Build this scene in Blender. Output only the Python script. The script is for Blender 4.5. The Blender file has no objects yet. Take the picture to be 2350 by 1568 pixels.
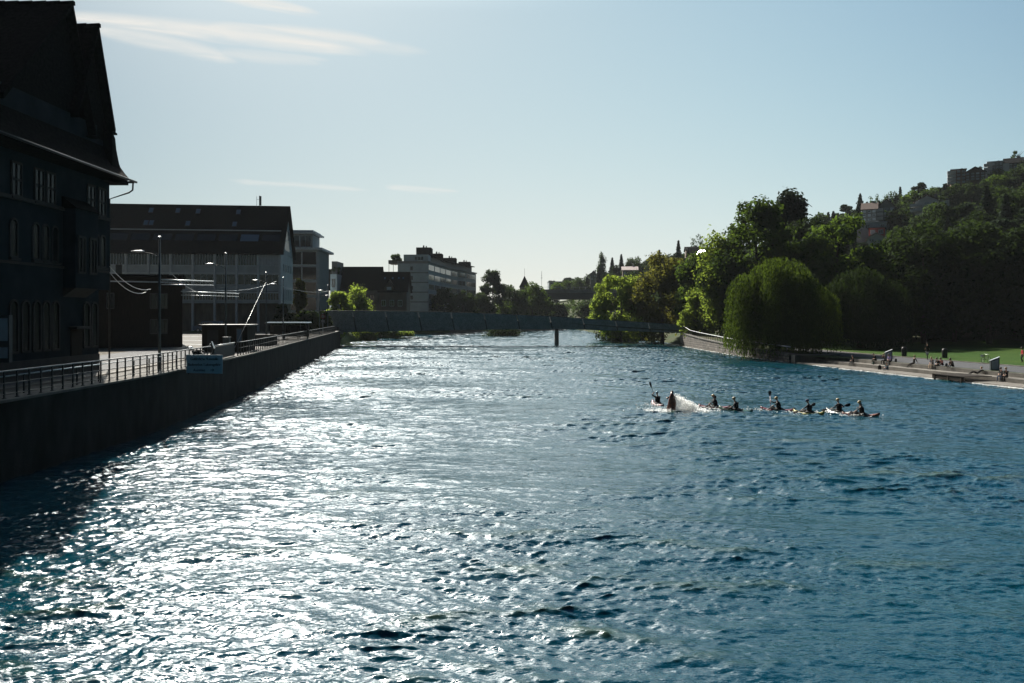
import bpy, bmesh, math, random
import numpy as np
from mathutils import Vector, Matrix

random.seed(7)
scene = bpy.context.scene
COL = scene.collection
R = math.radians
PI = math.pi
CAM_Z = 6.75
FOC = 1828.0          # focal length in pixels of a 2350 px wide picture
HX, HY = 1175.0, 722.0


def at(x, y, Y):
    """world point seen at picture position (x, y) and at distance Y"""
    return Vector(((x - HX) * Y / FOC, Y, CAM_Z + (HY - y) * Y / FOC))


def on_z(x, y, z=0.0):
    Y = (CAM_Z - z) * FOC / (y - HY)
    return Vector(((x - HX) * Y / FOC, Y, z))


# ------------------------------------------------------------------ materials
def new_mat(name):
    m = bpy.data.materials.new(name)
    m.use_nodes = True
    nt = m.node_tree
    return m, nt, nt.nodes['Principled BSDF']


def mat(name, col, rough=0.7, metal=0.0, var=0.25, scale=3.0, spec=0.5, bump=0.0, bscale=40.0, stretch=(1, 1, 1), coords='Object'):
    m, nt, b = new_mat(name)
    n = nt.nodes
    tc = n.new('ShaderNodeTexCoord')
    mp = n.new('ShaderNodeMapping')
    mp.inputs['Scale'].default_value = stretch
    nt.links.new(tc.outputs[coords], mp.inputs['Vector'])
    no = n.new('ShaderNodeTexNoise')
    no.inputs['Scale'].default_value = scale
    no.inputs['Detail'].default_value = 6
    nt.links.new(mp.outputs[0], no.inputs['Vector'])
    cr = n.new('ShaderNodeValToRGB')
    cr.color_ramp.elements[0].position = 0.3
    cr.color_ramp.elements[1].position = 0.72
    lo = [c * (1 - var) for c in col]
    hi = [min(1, c * (1 + var)) for c in col]
    cr.color_ramp.elements[0].color = (*lo, 1)
    cr.color_ramp.elements[1].color = (*hi, 1)
    nt.links.new(no.outputs['Fac'], cr.inputs['Fac'])
    nt.links.new(cr.outputs['Color'], b.inputs['Base Color'])
    b.inputs['Roughness'].default_value = rough
    b.inputs['Metallic'].default_value = metal
    b.inputs['Specular IOR Level'].default_value = spec
    if bump > 0:
        n2 = n.new('ShaderNodeTexNoise')
        n2.inputs['Scale'].default_value = bscale
        n2.inputs['Detail'].default_value = 4
        nt.links.new(mp.outputs[0], n2.inputs['Vector'])
        bp = n.new('ShaderNodeBump')
        bp.inputs['Strength'].default_value = bump
        bp.inputs['Distance'].default_value = 0.05
        nt.links.new(n2.outputs['Fac'], bp.inputs['Height'])
        nt.links.new(bp.outputs[0], b.inputs['Normal'])
    return m


def leaf_mat(name, dark, light, trans, tw=0.5, scale=0.35):
    m, nt, b = new_mat(name)
    n = nt.nodes
    tc = n.new('ShaderNodeTexCoord')
    no = n.new('ShaderNodeTexNoise')
    no.inputs['Scale'].default_value = scale
    no.inputs['Detail'].default_value = 5
    no.inputs['Roughness'].default_value = 0.75
    nt.links.new(tc.outputs['Object'], no.inputs['Vector'])
    oi = n.new('ShaderNodeObjectInfo')
    ad = n.new('ShaderNodeMath'); ad.operation = 'MULTIPLY_ADD'
    ad.inputs[1].default_value = 0.3; ad.inputs[2].default_value = -0.15
    nt.links.new(oi.outputs['Random'], ad.inputs[0])
    su = n.new('ShaderNodeMath'); su.operation = 'ADD'
    nt.links.new(no.outputs['Fac'], su.inputs[0]); nt.links.new(ad.outputs[0], su.inputs[1])
    cr = n.new('ShaderNodeValToRGB')
    cr.color_ramp.elements[0].position = 0.36
    cr.color_ramp.elements[1].position = 0.64
    cr.color_ramp.elements[0].color = (*dark, 1)
    cr.color_ramp.elements[1].color = (*light, 1)
    nt.links.new(su.outputs[0], cr.inputs['Fac'])
    nt.links.new(cr.outputs['Color'], b.inputs['Base Color'])
    b.inputs['Roughness'].default_value = 0.85
    b.inputs['Specular IOR Level'].default_value = 0.04
    tr = n.new('ShaderNodeBsdfTranslucent')
    mx = n.new('ShaderNodeMixRGB'); mx.blend_type = 'MULTIPLY'; mx.inputs[0].default_value = 0.0
    cr2 = n.new('ShaderNodeValToRGB')
    cr2.color_ramp.elements[0].position = 0.36
    cr2.color_ramp.elements[1].position = 0.64
    cr2.color_ramp.elements[0].color = (*[c * 0.6 for c in trans], 1)
    cr2.color_ramp.elements[1].color = (*trans, 1)
    nt.links.new(su.outputs[0], cr2.inputs['Fac'])
    nt.links.new(cr2.outputs['Color'], tr.inputs['Color'])
    ms = n.new('ShaderNodeMixShader')
    ms.inputs[0].default_value = tw
    nt.links.new(b.outputs[0], ms.inputs[1]); nt.links.new(tr.outputs[0], ms.inputs[2])
    nt.links.new(ms.outputs[0], n['Material Output'].inputs['Surface'])
    return m


M = {}
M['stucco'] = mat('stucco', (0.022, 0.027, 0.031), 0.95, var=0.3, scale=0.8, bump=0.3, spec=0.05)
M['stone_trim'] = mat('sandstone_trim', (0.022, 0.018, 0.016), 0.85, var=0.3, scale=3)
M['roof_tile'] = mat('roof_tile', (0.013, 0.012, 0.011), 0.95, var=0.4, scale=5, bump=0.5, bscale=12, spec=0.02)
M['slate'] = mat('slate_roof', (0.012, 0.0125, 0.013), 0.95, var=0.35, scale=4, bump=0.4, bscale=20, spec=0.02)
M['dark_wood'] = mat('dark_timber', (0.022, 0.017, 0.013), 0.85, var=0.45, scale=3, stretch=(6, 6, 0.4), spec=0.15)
M['plaster'] = mat('pale_plaster', (0.27, 0.315, 0.34), 0.85, var=0.15, scale=0.5)
M['white_paint'] = mat('white_painted_wall', (0.42, 0.44, 0.45), 0.8, var=0.1, scale=0.7)
M['grey_wall'] = mat('grey_wall', (0.15, 0.155, 0.155), 0.85, var=0.2, scale=0.6)
M['tan_wall'] = mat('tan_wall', (0.10, 0.07, 0.05), 0.85, var=0.2, scale=0.6)
M['metal_trim'] = mat('zinc_trim', (0.33, 0.38, 0.42), 0.55, 0.0, var=0.15, scale=4)
M['pale_frame'] = mat('pale_window_frame', (0.38, 0.43, 0.46), 0.6, var=0.1, scale=4)
M['dark_frame'] = mat('dark_window_frame', (0.05, 0.05, 0.05), 0.6, var=0.2, scale=4)
M['blind'] = mat('window_blind', (0.28, 0.32, 0.36), 0.8, var=0.15, scale=2)
M['steel'] = mat('painted_steel', (0.06, 0.075, 0.08), 0.45, 0.5, var=0.25, scale=5)
M['galv'] = mat('galvanised_steel', (0.42, 0.43, 0.43), 0.35, 0.8, var=0.2, scale=8)
M['dull_galv'] = mat('dull_galvanised_rail', (0.14, 0.14, 0.14), 0.5, 0.2, var=0.3, scale=6)
M['black_steel'] = mat('black_steel', (0.02, 0.02, 0.02), 0.5, 0.3, var=0.3, scale=6)
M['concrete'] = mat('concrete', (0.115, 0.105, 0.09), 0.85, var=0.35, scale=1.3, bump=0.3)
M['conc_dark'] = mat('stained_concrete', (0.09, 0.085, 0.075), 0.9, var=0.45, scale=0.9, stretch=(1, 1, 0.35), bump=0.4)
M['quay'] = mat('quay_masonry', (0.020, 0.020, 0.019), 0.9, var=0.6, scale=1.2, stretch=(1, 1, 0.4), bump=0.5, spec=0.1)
M['bridge'] = mat('bridge_panel', (0.042, 0.05, 0.056), 0.6, 0.1, var=0.25, scale=1.5)
M['asphalt'] = mat('asphalt', (0.034, 0.036, 0.042), 0.9, var=0.3, scale=1.2, bump=0.3, bscale=60)
M['paving'] = mat('pale_gravel_paving', (0.06, 0.054, 0.045), 0.9, var=0.5, scale=0.8, bump=0.3)
M['bark'] = mat('bark', (0.045, 0.035, 0.026), 0.9, var=0.4, scale=3, stretch=(3, 3, 0.5), spec=0.1)
M['skin'] = mat('skin', (0.42, 0.25, 0.18), 0.6, var=0.1, scale=6)
M['neoprene'] = mat('black_neoprene', (0.012, 0.012, 0.013), 0.7, var=0.3, scale=8, spec=0.2)
M['eye'] = mat('eye', (0.02, 0.02, 0.02), 0.3, var=0.1, scale=4)
M['rubber'] = mat('black_rubber', (0.015, 0.015, 0.015), 0.75, var=0.3, scale=8)
M['red'] = mat('red_plastic', (0.15, 0.014, 0.024), 0.35, var=0.2, scale=5)
M['rust'] = mat('weathered_red_plastic', (0.16, 0.045, 0.025), 0.4, var=0.6, scale=7)
M['yellow'] = mat('yellow_plastic', (0.24, 0.21, 0.02), 0.35, var=0.2, scale=5)
M['green'] = mat('green_plastic', (0.02, 0.08, 0.045), 0.35, var=0.2, scale=5)
M['white'] = mat('white_plastic', (0.18, 0.18, 0.175), 0.4, var=0.1, scale=5)
M['navy'] = mat('navy_cloth', (0.02, 0.03, 0.08), 0.8, var=0.3, scale=9)
M['black_cloth'] = mat('black_cloth', (0.016, 0.015, 0.015), 0.9, var=0.4, scale=9, spec=0.1)
M['grey_cloth'] = mat('grey_cloth', (0.08, 0.08, 0.085), 0.9, var=0.3, scale=9, spec=0.1)
M['lilac'] = mat('lilac_cloth', (0.48, 0.42, 0.78), 0.9, var=0.1, scale=9)
M['denim'] = mat('denim', (0.03, 0.05, 0.1), 0.9, var=0.3, scale=12)
M['teal_cloth'] = mat('teal_cloth', (0.03, 0.09, 0.11), 0.9, var=0.3, scale=9)
M['red_cloth'] = mat('red_cloth', (0.5, 0.04, 0.06), 0.9, var=0.2, scale=9)
M['hair'] = mat('brown_hair', (0.035, 0.02, 0.012), 0.5, var=0.4, scale=20)
M['blond'] = mat('fair_hair', (0.3, 0.2, 0.09), 0.5, var=0.3, scale=20)
M['ochre'] = mat('ochre_helmet', (0.32, 0.22, 0.08), 0.4, var=0.15, scale=6)
M['paleblue'] = mat('pale_blue_helmet', (0.12, 0.3, 0.4), 0.4, var=0.15, scale=6)
M['blue_paint'] = mat('blue_paint', (0.03, 0.08, 0.16), 0.3, var=0.1, scale=3)
M['sign_board'] = mat('sign_board', (0.24, 0.38, 0.47), 0.6, var=0.08, scale=2)
M['lettering'] = mat('dark_lettering', (0.015, 0.02, 0.025), 0.6, var=0.1, scale=2)
M['brick'] = mat('red_panel', (0.28, 0.06, 0.05), 0.8, var=0.2, scale=2)
M['orange_wall'] = mat('orange_render', (0.10, 0.05, 0.03), 0.85, var=0.15, scale=1)
M['awning'] = mat('awning', (0.55, 0.42, 0.3), 0.8, var=0.1, scale=2)
M['foam'] = mat('white_foam', (0.62, 0.63, 0.62), 0.8, var=0.06, scale=9, bump=0.5, bscale=25)
def foam_mat():
    m = mat('white_foam', (0.85, 0.86, 0.85), 0.7, var=0.06, scale=9, bump=0.4, bscale=25)
    nt = m.node_tree; n = nt.nodes
    tr = n.new('ShaderNodeBsdfTranslucent'); tr.inputs['Color'].default_value = (.95, .95, .93, 1)
    ms = n.new('ShaderNodeMixShader'); ms.inputs[0].default_value = .6
    nt.links.new(n['Principled BSDF'].outputs[0], ms.inputs[1]); nt.links.new(tr.outputs[0], ms.inputs[2]); nt.links.new(ms.outputs[0], n['Material Output'].inputs['Surface'])
    return m


M['foam'] = foam_mat()
M['terracotta'] = mat('red_roof_tile', (0.06, 0.034, 0.026), 0.85, var=0.3, scale=3, bump=0.4, bscale=10)
M['pale_roof'] = mat('pale_tiled_roof', (0.34, 0.27, 0.25), 0.6, var=0.2, scale=3, bump=0.4, bscale=10)


def glass_mat(name, col, rough, spec=0.8):
    m, nt, b = new_mat(name)
    n = nt.nodes
    tc = n.new('ShaderNodeTexCoord')
    no = n.new('ShaderNodeTexNoise'); no.inputs['Scale'].default_value = 0.4
    nt.links.new(tc.outputs['Object'], no.inputs['Vector'])
    bp = n.new('ShaderNodeBump'); bp.inputs['Strength'].default_value = 0.08; bp.inputs['Distance'].default_value = 0.05
    nt.links.new(no.outputs['Fac'], bp.inputs['Height'])
    nt.links.new(bp.outputs[0], b.inputs['Normal'])
    b.inputs['Base Color'].default_value = (*col, 1)
    b.inputs['Roughness'].default_value = rough
    b.inputs['Specular IOR Level'].default_value = spec
    return m


M['glass'] = glass_mat('window_glass', (0.012, 0.016, 0.018), 0.08)
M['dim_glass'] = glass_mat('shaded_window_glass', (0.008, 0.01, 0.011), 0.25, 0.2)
M['skyglass'] = glass_mat('skylight_glass', (0.09, 0.15, 0.22), 0.1, 1.0)
M['mirror'] = mat('polished_collector', (0.9, 0.88, 0.8), 0.12, 1.0, var=0.02, scale=2)

M['leaf'] = leaf_mat('leaf_mid', (0.015, 0.034, 0.009), (0.034, 0.062, 0.013), (0.13, 0.21, 0.024), 0.36)
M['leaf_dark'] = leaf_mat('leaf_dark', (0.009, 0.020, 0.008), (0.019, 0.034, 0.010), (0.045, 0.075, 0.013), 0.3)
M['leaf_light'] = leaf_mat('leaf_light', (0.035, 0.06, 0.014), (0.075, 0.11, 0.022), (0.30, 0.40, 0.05), 0.5)
M['leaf_willow'] = leaf_mat('leaf_willow', (0.014, 0.030, 0.007), (0.034, 0.056, 0.010), (0.13, 0.20, 0.022), 0.33, 0.6)
M['leaf_copper'] = leaf_mat('leaf_copper', (0.04, 0.048, 0.012), (0.07, 0.072, 0.018), (0.26, 0.26, 0.04), 0.45)
M['needle'] = leaf_mat('needle', (0.008, 0.018, 0.010), (0.018, 0.03, 0.016), (0.03, 0.05, 0.02), 0.25)
M['far_leaf'] = leaf_mat('leaf_far', (0.016, 0.032, 0.013), (0.034, 0.054, 0.019), (0.08, 0.125, 0.034), 0.36)


# ------------------------------------------------------------------ mesh builder
class MB:
    def __init__(self):
        self.v = []; self.f = []; self.mi = []; self.mats = []; self.sm = []

    def m(self, mat_):
        if mat_ not in self.mats:
            self.mats.append(mat_)
        return self.mats.index(mat_)

    def add(self, vs, fs, mat_=None, smooth=False):
        o = len(self.v)
        self.v += [tuple(p) for p in vs]
        k = self.m(mat_)
        for f in fs:
            self.f.append(tuple(i + o for i in f)); self.mi.append(k); self.sm.append(smooth)

    def box(self, x0, x1, y0, y1, z0, z1, mat_=None):
        vs = [(x, y, z) for z in (z0, z1) for y in (y0, y1) for x in (x0, x1)]
        self.add(vs, [(0, 2, 3, 1), (4, 5, 7, 6), (0, 1, 5, 4), (2, 6, 7, 3), (0, 4, 6, 2), (1, 3, 7, 5)], mat_)

    def bar(self, p, q, w, h=None, mat_=None):
        """square bar from p to q"""
        p = Vector(p); q = Vector(q); h = h or w
        d = (q - p).normalized()
        a = d.cross(Vector((0, 0, 1)))
        if a.length < 1e-4:
            a = Vector((1, 0, 0))
        a.normalize(); b = a.cross(d)
        vs = []
        for c in (p, q):
            for s, t in ((-1, -1), (1, -1), (1, 1), (-1, 1)):
                vs.append(c + a * (s * w / 2) + b * (t * h / 2))
        self.add(vs, [(0, 1, 2, 3), (7, 6, 5, 4), (0, 4, 5, 1), (1, 5, 6, 2), (2, 6, 7, 3), (3, 7, 4, 0)], mat_)

    def tube(self, pts, rad, n=8, mat_=None, cap=True):
        pts = [Vector(p) for p in pts]
        if not isinstance(rad, (list, tuple)):
            rad = [rad] * len(pts)
        vs = []; fs = []
        a = None
        for i, p in enumerate(pts):
            d = (pts[min(i + 1, len(pts) - 1)] - pts[max(i - 1, 0)]).normalized()
            if a is None:
                a = d.cross(Vector((0, 0, 1)))
                if a.length < 1e-3:
                    a = Vector((1, 0, 0))
            a = (a - d * a.dot(d)).normalized()
            b = d.cross(a)
            for k in range(n):
                t = 2 * PI * k / n
                vs.append(p + (a * math.cos(t) + b * math.sin(t)) * rad[i])
        for i in range(len(pts) - 1):
            for k in range(n):
                k2 = (k + 1) % n
                fs.append((i * n + k, i * n + k2, (i + 1) * n + k2, (i + 1) * n + k))
        if cap:
            fs.append(tuple(range(n - 1, -1, -1)))
            fs.append(tuple(range((len(pts) - 1) * n, len(pts) * n)))
        self.add(vs, fs, mat_, True)

    def prism(self, poly, d, mat_=None):
        """closed planar polygon (3D points) pushed along d"""
        n = len(poly); d = Vector(d)
        vs = [Vector(p) for p in poly] + [Vector(p) + d for p in poly]
        fs = [tuple(range(n - 1, -1, -1)), tuple(range(n, 2 * n))]
        fs += [(i, (i + 1) % n, n + (i + 1) % n, n + i) for i in range(n)]
        self.add(vs, fs, mat_)

    def ball(self, c, r, mat_=None, seg=10, ring=7, sc=(1, 1, 1)):
        vs = [(c[0], c[1], c[2] - r * sc[2])]; fs = []
        for i in range(1, ring):
            ph = -PI / 2 + PI * i / ring
            for k in range(seg):
                t = 2 * PI * k / seg
                vs.append((c[0] + r * sc[0] * math.cos(ph) * math.cos(t), c[1] + r * sc[1] * math.cos(ph) * math.sin(t), c[2] + r * sc[2] * math.sin(ph)))
        vs.append((c[0], c[1], c[2] + r * sc[2]))
        for k in range(seg):
            fs.append((0, 1 + (k + 1) % seg, 1 + k))
            fs.append((len(vs) - 1, 1 + (ring - 2) * seg + k, 1 + (ring - 2) * seg + (k + 1) % seg))
        for i in range(ring - 2):
            for k in range(seg):
                a = 1 + i * seg + k; b = 1 + i * seg + (k + 1) % seg
                fs.append((a, b, b + seg, a + seg))
        self.add(vs, fs, mat_, True)

    def rings(self, rings, mat_=None, cap=True, smooth=True):
        n = len(rings[0]); vs = [p for r in rings for p in r]; fs = []
        for i in range(len(rings) - 1):
            for k in range(n):
                k2 = (k + 1) % n
                fs.append((i * n + k, i * n + k2, (i + 1) * n + k2, (i + 1) * n + k))
        if cap:
            fs.append(tuple(range(n - 1, -1, -1)))
            fs.append(tuple(range((len(rings) - 1) * n, len(rings) * n)))
        self.add(vs, fs, mat_, smooth)

    def build(self, name, mat_=None, parent=None, loc=None):
        me = bpy.data.meshes.new(name)
        me.from_pydata(self.v, [], self.f)
        mats = [x for x in self.mats]
        for x in mats:
            me.materials.append(x if x is not None else mat_)
        me.polygons.foreach_set('material_index', self.mi)
        me.polygons.foreach_set('use_smooth', self.sm)
        me.update()
        o = bpy.data.objects.new(name, me)
        COL.objects.link(o)
        if parent is not None:
            o.parent = parent
        if loc is not None:
            o.location = loc
        return o


def np_mesh(name, verts, faces, mats, parent=None, mi=None, smooth=False):
    """verts (N,3), faces (F,4) or (F,3) arrays"""
    verts = np.asarray(verts, dtype=np.float32); faces = np.asarray(faces, dtype=np.int32)
    k = faces.shape[1]
    me = bpy.data.meshes.new(name)
    me.vertices.add(len(verts)); me.vertices.foreach_set('co', verts.ravel())
    me.loops.add(faces.size); me.loops.foreach_set('vertex_index', faces.ravel())
    me.polygons.add(len(faces))
    me.polygons.foreach_set('loop_start', np.arange(0, faces.size, k, dtype=np.int32))
    me.polygons.foreach_set('loop_total', np.full(len(faces), k, dtype=np.int32))
    for x in (mats if isinstance(mats, (list, tuple)) else [mats]):
        me.materials.append(x)
    if mi is not None:
        me.polygons.foreach_set('material_index', np.asarray(mi, dtype=np.int32))
    me.polygons.foreach_set('use_smooth', np.full(len(faces), smooth, dtype=bool))
    me.update(calc_edges=True)
    o = bpy.data.objects.new(name, me)
    COL.objects.link(o)
    if parent is not None:
        o.parent = parent
    return o


def tag(o, label=None, cat=None, group=None, kind=None):
    if label: o['label'] = label
    if cat: o['category'] = cat
    if group: o['group'] = group
    if kind: o['kind'] = kind
    return o


def thing(name, label, cat, loc=(0, 0, 0), rotz=0.0, group=None):
    o = bpy.data.objects.new(name, None)
    COL.objects.link(o)
    o.location = loc; o.rotation_euler = (0, 0, rotz)
    o.empty_display_size = 0.3
    return tag(o, label, cat, group)


def copy_tree(o, parent=None):
    c = o.copy(); COL.objects.link(c)
    if parent is not None:
        c.parent = parent
    for ch in list(o.children):
        copy_tree(ch, c)
    return c


def interp(x, pts):
    return float(np.interp(x, [p[0] for p in pts], [p[1] for p in pts]))


# ------------------------------------------------------------------ camera, light, sky
cam_d = bpy.data.cameras.new('camera')
cam = bpy.data.objects.new('camera', cam_d)
COL.objects.link(cam)
cam.location = (0, 0, CAM_Z); cam.rotation_euler = (R(90), 0, 0)
cam_d.sensor_width = 36; cam_d.lens = 36 * FOC / 2350
cam_d.shift_y = -(784 - HY) / 2350
cam_d.clip_start = 0.1; cam_d.clip_end = 6000
scene.camera = cam

SUN_EL, SUN_AZ = 40.0, -25.5       # azimuth counted from +Y towards +X
sd = Vector((math.sin(R(SUN_AZ)) * math.cos(R(SUN_EL)), math.cos(R(SUN_AZ)) * math.cos(R(SUN_EL)), math.sin(R(SUN_EL))))
sl = bpy.data.lights.new('sun', 'SUN')
sl.energy = 5.0; sl.angle = R(0.53); sl.color = (1.0, 0.93, 0.82)
so = bpy.data.objects.new('sun', sl); COL.objects.link(so)
so.rotation_euler = sd.to_track_quat('Z', 'Y').to_euler()
so.location = (0, 0, 80)

w = bpy.data.worlds.new('World'); scene.world = w; w.use_nodes = True
nt = w.node_tree; n = nt.nodes; L = nt.links
bg = n['Background']
sky = n.new('ShaderNodeTexSky'); sky.sky_type = 'NISHITA'; sky.sun_disc = False
sky.sun_elevation = R(SUN_EL); sky.sun_rotation = R(SUN_AZ)
sky.altitude = 400; sky.air_density = 1.0; sky.dust_density = 1.0; sky.ozone_density = 1.5


def math_node(op, a=None, b=None, c=None, clamp=False):
    m = n.new('ShaderNodeMath'); m.operation = op; m.use_clamp = clamp
    for i, x in enumerate((a, b, c)):
        if x is None: continue
        if isinstance(x, (int, float)): m.inputs[i].default_value = x
        else: L.new(x, m.inputs[i])
    return m.outputs[0]


tc = n.new('ShaderNodeTexCoord')
sp = n.new('ShaderNodeSeparateXYZ'); L.new(tc.outputs['Generated'], sp.inputs[0])
dx, dy, dz = sp.outputs
# the sky is deeper and darker away from the bright western side (behind the viewer and overhead)
dd = math_node('ADD', math_node('MULTIPLY', dx, math.sin(R(13))), math_node('MULTIPLY', dy, math.cos(R(13))))
hor = math_node('SQRT', math_node('ADD', math_node('ADD', math_node('MULTIPLY', dx, dx), math_node('MULTIPLY', dy, dy)), 0.12))
dd = math_node('MULTIPLY', math_node('DIVIDE', dd, hor), 1.06)
pw = math_node('POWER', math_node('MAXIMUM', math_node('MULTIPLY_ADD', dd, 1 / 1.5, 0.5 / 1.5), 0.0), 6.2)
SKY_S = 0.08
EXPO = 0.9
dimf = math_node('MULTIPLY_ADD', pw, 0.90, 0.10)
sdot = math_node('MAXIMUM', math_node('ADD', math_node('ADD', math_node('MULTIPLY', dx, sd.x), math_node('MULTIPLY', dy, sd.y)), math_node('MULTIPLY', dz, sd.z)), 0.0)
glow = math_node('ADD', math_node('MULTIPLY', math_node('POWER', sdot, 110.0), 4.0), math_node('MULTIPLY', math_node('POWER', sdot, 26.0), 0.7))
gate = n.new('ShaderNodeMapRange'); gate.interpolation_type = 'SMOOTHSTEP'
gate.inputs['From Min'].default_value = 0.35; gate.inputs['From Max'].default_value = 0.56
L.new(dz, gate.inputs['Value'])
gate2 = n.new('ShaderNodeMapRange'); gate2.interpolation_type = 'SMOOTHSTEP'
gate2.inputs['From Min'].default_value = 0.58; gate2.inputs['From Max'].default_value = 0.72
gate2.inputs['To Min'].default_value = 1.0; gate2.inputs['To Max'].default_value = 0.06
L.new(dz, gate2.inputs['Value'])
glow = math_node('ADD', math_node('MULTIPLY', glow, gate2.outputs[0]), math_node('MULTIPLY', math_node('MULTIPLY', gate.outputs[0], gate2.outputs[0]), math_node('MULTIPLY', math_node('POWER', sdot, 17.0), 18.0)))  # added glow above the view, to brighten the sky mirrored in the water
sepc = n.new('ShaderNodeSeparateColor'); L.new(sky.outputs[0], sepc.inputs[0])
comb = n.new('ShaderNodeCombineColor')
hi_ = n.new('ShaderNodeMapRange'); hi_.interpolation_type = 'SMOOTHSTEP'
hi_.inputs['From Min'].default_value = 0.34; hi_.inputs['From Max'].default_value = 0.64
L.new(dz, hi_.inputs['Value'])
for i, (kk, top_, deep) in enumerate(((1.42, 0.925, -.86), (1.86, 0.88, -.50), (2.05, 0.825, -.22))):
    # haze near the horizon evens the sky out: soft shoulder per channel
    x_ = math_node('MULTIPLY', math_node('MULTIPLY', math_node('MULTIPLY', sepc.outputs[i], dimf), math_node('MULTIPLY_ADD', hi_.outputs[0], deep, 1.0)), -0.15 * kk)
    y_ = math_node('MULTIPLY', math_node('SUBTRACT', 1.0, math_node('POWER', math.e, x_)), top_ / 0.15)
    # aureole round the sun, and the added glow above the view
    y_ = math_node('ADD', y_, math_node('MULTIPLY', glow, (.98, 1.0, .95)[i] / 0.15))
    L.new(y_, comb.inputs[i])
dim = comb
# cirrus streaks, laid out by direction on the sky
yy = math_node('MAXIMUM', dy, 0.02)
u = math_node('DIVIDE', dx, yy); v = math_node('DIVIDE', dz, yy)
cu = n.new('ShaderNodeCombineXYZ')
L.new(math_node('MULTIPLY', u, 8.0), cu.inputs[0])
L.new(math_node('MULTIPLY', math_node('ADD', v, math_node('MULTIPLY', u, 0.14)), 90.0), cu.inputs[1])
wn = n.new('ShaderNodeTexNoise'); wn.inputs['Scale'].default_value = 1.0; wn.inputs['Detail'].default_value = 8
wn.inputs['Roughness'].default_value = 0.62; wn.inputs['Distortion'].default_value = 0.6
L.new(cu.outputs[0], wn.inputs['Vector'])
wv = math_node('SUBTRACT', wn.outputs['Fac'], 0.5)
# x0, y0, x1, y1, bow, half width at the widest point, strength
STREAKS = [(60, 30, 860, 122, -6, 24, 1.0), (330, -30, 740, 34, -8, 15, 1.0), (190, 62, 550, 142, -6, 24, 0.75),
           (420, 62, 920, 108, -12, 18, 0.85), (480, 120, 760, 140, 0, 16, 0.4), (520, 414, 850, 436, 0, 8, 0.42), (880, 428, 1060, 440, 0, 8, 0.5), (540, 84, 990, 120, -4, 20, 0.4)]
tot = None
for (x0, y0, x1, y1, bow, hw, st) in STREAKS:
    ua, va = (x0 - HX) / FOC, (HY - y0) / FOC
    ub, vb = (x1 - HX) / FOC, (HY - y1) / FOC
    t = math_node('DIVIDE', math_node('SUBTRACT', u, ua), ub - ua)
    line = math_node('MULTIPLY_ADD', t, vb - va, va)
    q = math_node('MULTIPLY', t, math_node('SUBTRACT', 1.0, t))
    qm = math_node('MAXIMUM', q, 0.0)
    line = math_node('MULTIPLY_ADD', q, -bow * 4 / FOC, line)
    wid = math_node('MULTIPLY_ADD', math_node('SQRT', qm), 2 * hw / FOC, 0.0006)
    dist = math_node('ABSOLUTE', math_node('DIVIDE', math_node('SUBTRACT', math_node('MULTIPLY_ADD', wv, 0.012, v), line), wid))
    edge = n.new('ShaderNodeMapRange'); edge.interpolation_type = 'SMOOTHSTEP'
    edge.inputs['From Min'].default_value = 1.15; edge.inputs['From Max'].default_value = 0.1
    L.new(dist, edge.inputs['Value'])
    ins = math_node('MULTIPLY', qm, 9.0, clamp=True)
    s = math_node('MULTIPLY', math_node('MULTIPLY', edge.outputs[0], ins), st)
    tot = s if tot is None else math_node('MAXIMUM', tot, s)
fib = n.new('ShaderNodeMapRange'); fib.inputs['From Min'].default_value = 0.34; fib.inputs['From Max'].default_value = 0.6
L.new(wn.outputs['Fac'], fib.inputs['Value'])
tot = math_node('MULTIPLY', tot, math_node('MULTIPLY_ADD', fib.outputs[0], 0.45, 0.55), clamp=True)
cl = n.new('ShaderNodeMixRGB'); cl.inputs[2].default_value = (5.7, 5.6, 5.3, 1)
L.new(tot, cl.inputs[0]); L.new(dim.outputs[0], cl.inputs[1])
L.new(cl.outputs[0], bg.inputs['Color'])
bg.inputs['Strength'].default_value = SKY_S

scene.view_settings.view_transform = 'Standard'
scene.view_settings.look = 'None'
scene.view_settings.exposure = EXPO
scene.view_settings.gamma = 1.0
cy = scene.cycles
cy.use_denoising = True
try:
    cy.denoiser = 'OPENIMAGEDENOISE'
except Exception:
    pass
cy.max_bounces = 5; cy.diffuse_bounces = 2; cy.glossy_bounces = 3; cy.transmission_bounces = 4; cy.transparent_max_bounces = 6
cy.sample_clamp_indirect = 4.0; cy.sample_clamp_direct = 30.0
cy.caustics_reflective = False; cy.caustics_refractive = False

# ------------------------------------------------------------------ ground
LSH = [(-40, -20.4), (25, -20.4), (46, -20.5), (60, -21.9), (70, -22.9), (107, -28), (160, -35.2), (172, -37.0), (196, -38.5), (224, -40), (274, -32), (316, -14), (340, 4), (356, 22), (364, 26)]
RSH = [(-40, 66), (0, 60), (40, 52.6), (72, 46.4), (102, 40.4), (118, 38.2), (133, 36.6), (169, 36.2), (177, 36.7), (226, 34), (284, 28.7), (340, 29), (364, 26)]


def Ls(Y): return interp(Y, LSH)
def Rs(Y): return interp(Y, RSH)


def sstep(a, b, x):
    t = min(1.0, max(0.0, (x - a) / (b - a)))
    return t * t * (3 - 2 * t)


def hill(X, Y):
    x0 = interp(Y, [(0, 130), (120, 112), (160, 95), (200, 75), (260, 56), (300, 52), (340, 44), (420, 14), (550, -30), (700, -55), (900, -80)])
    t = max(0.0, X - x0)
    slope = interp(Y, [(0, .35), (300, .42), (420, .36), (550, .24), (700, .18), (900, .14)])
    h = t * slope * sstep(-5, 40, t + 5)
    cap = interp(Y, [(0, 70), (300, 74), (420, 64), (600, 44), (900, 36)])
    return cap * (1 - math.exp(-h / cap)) if h > 0 else 0.0


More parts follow.
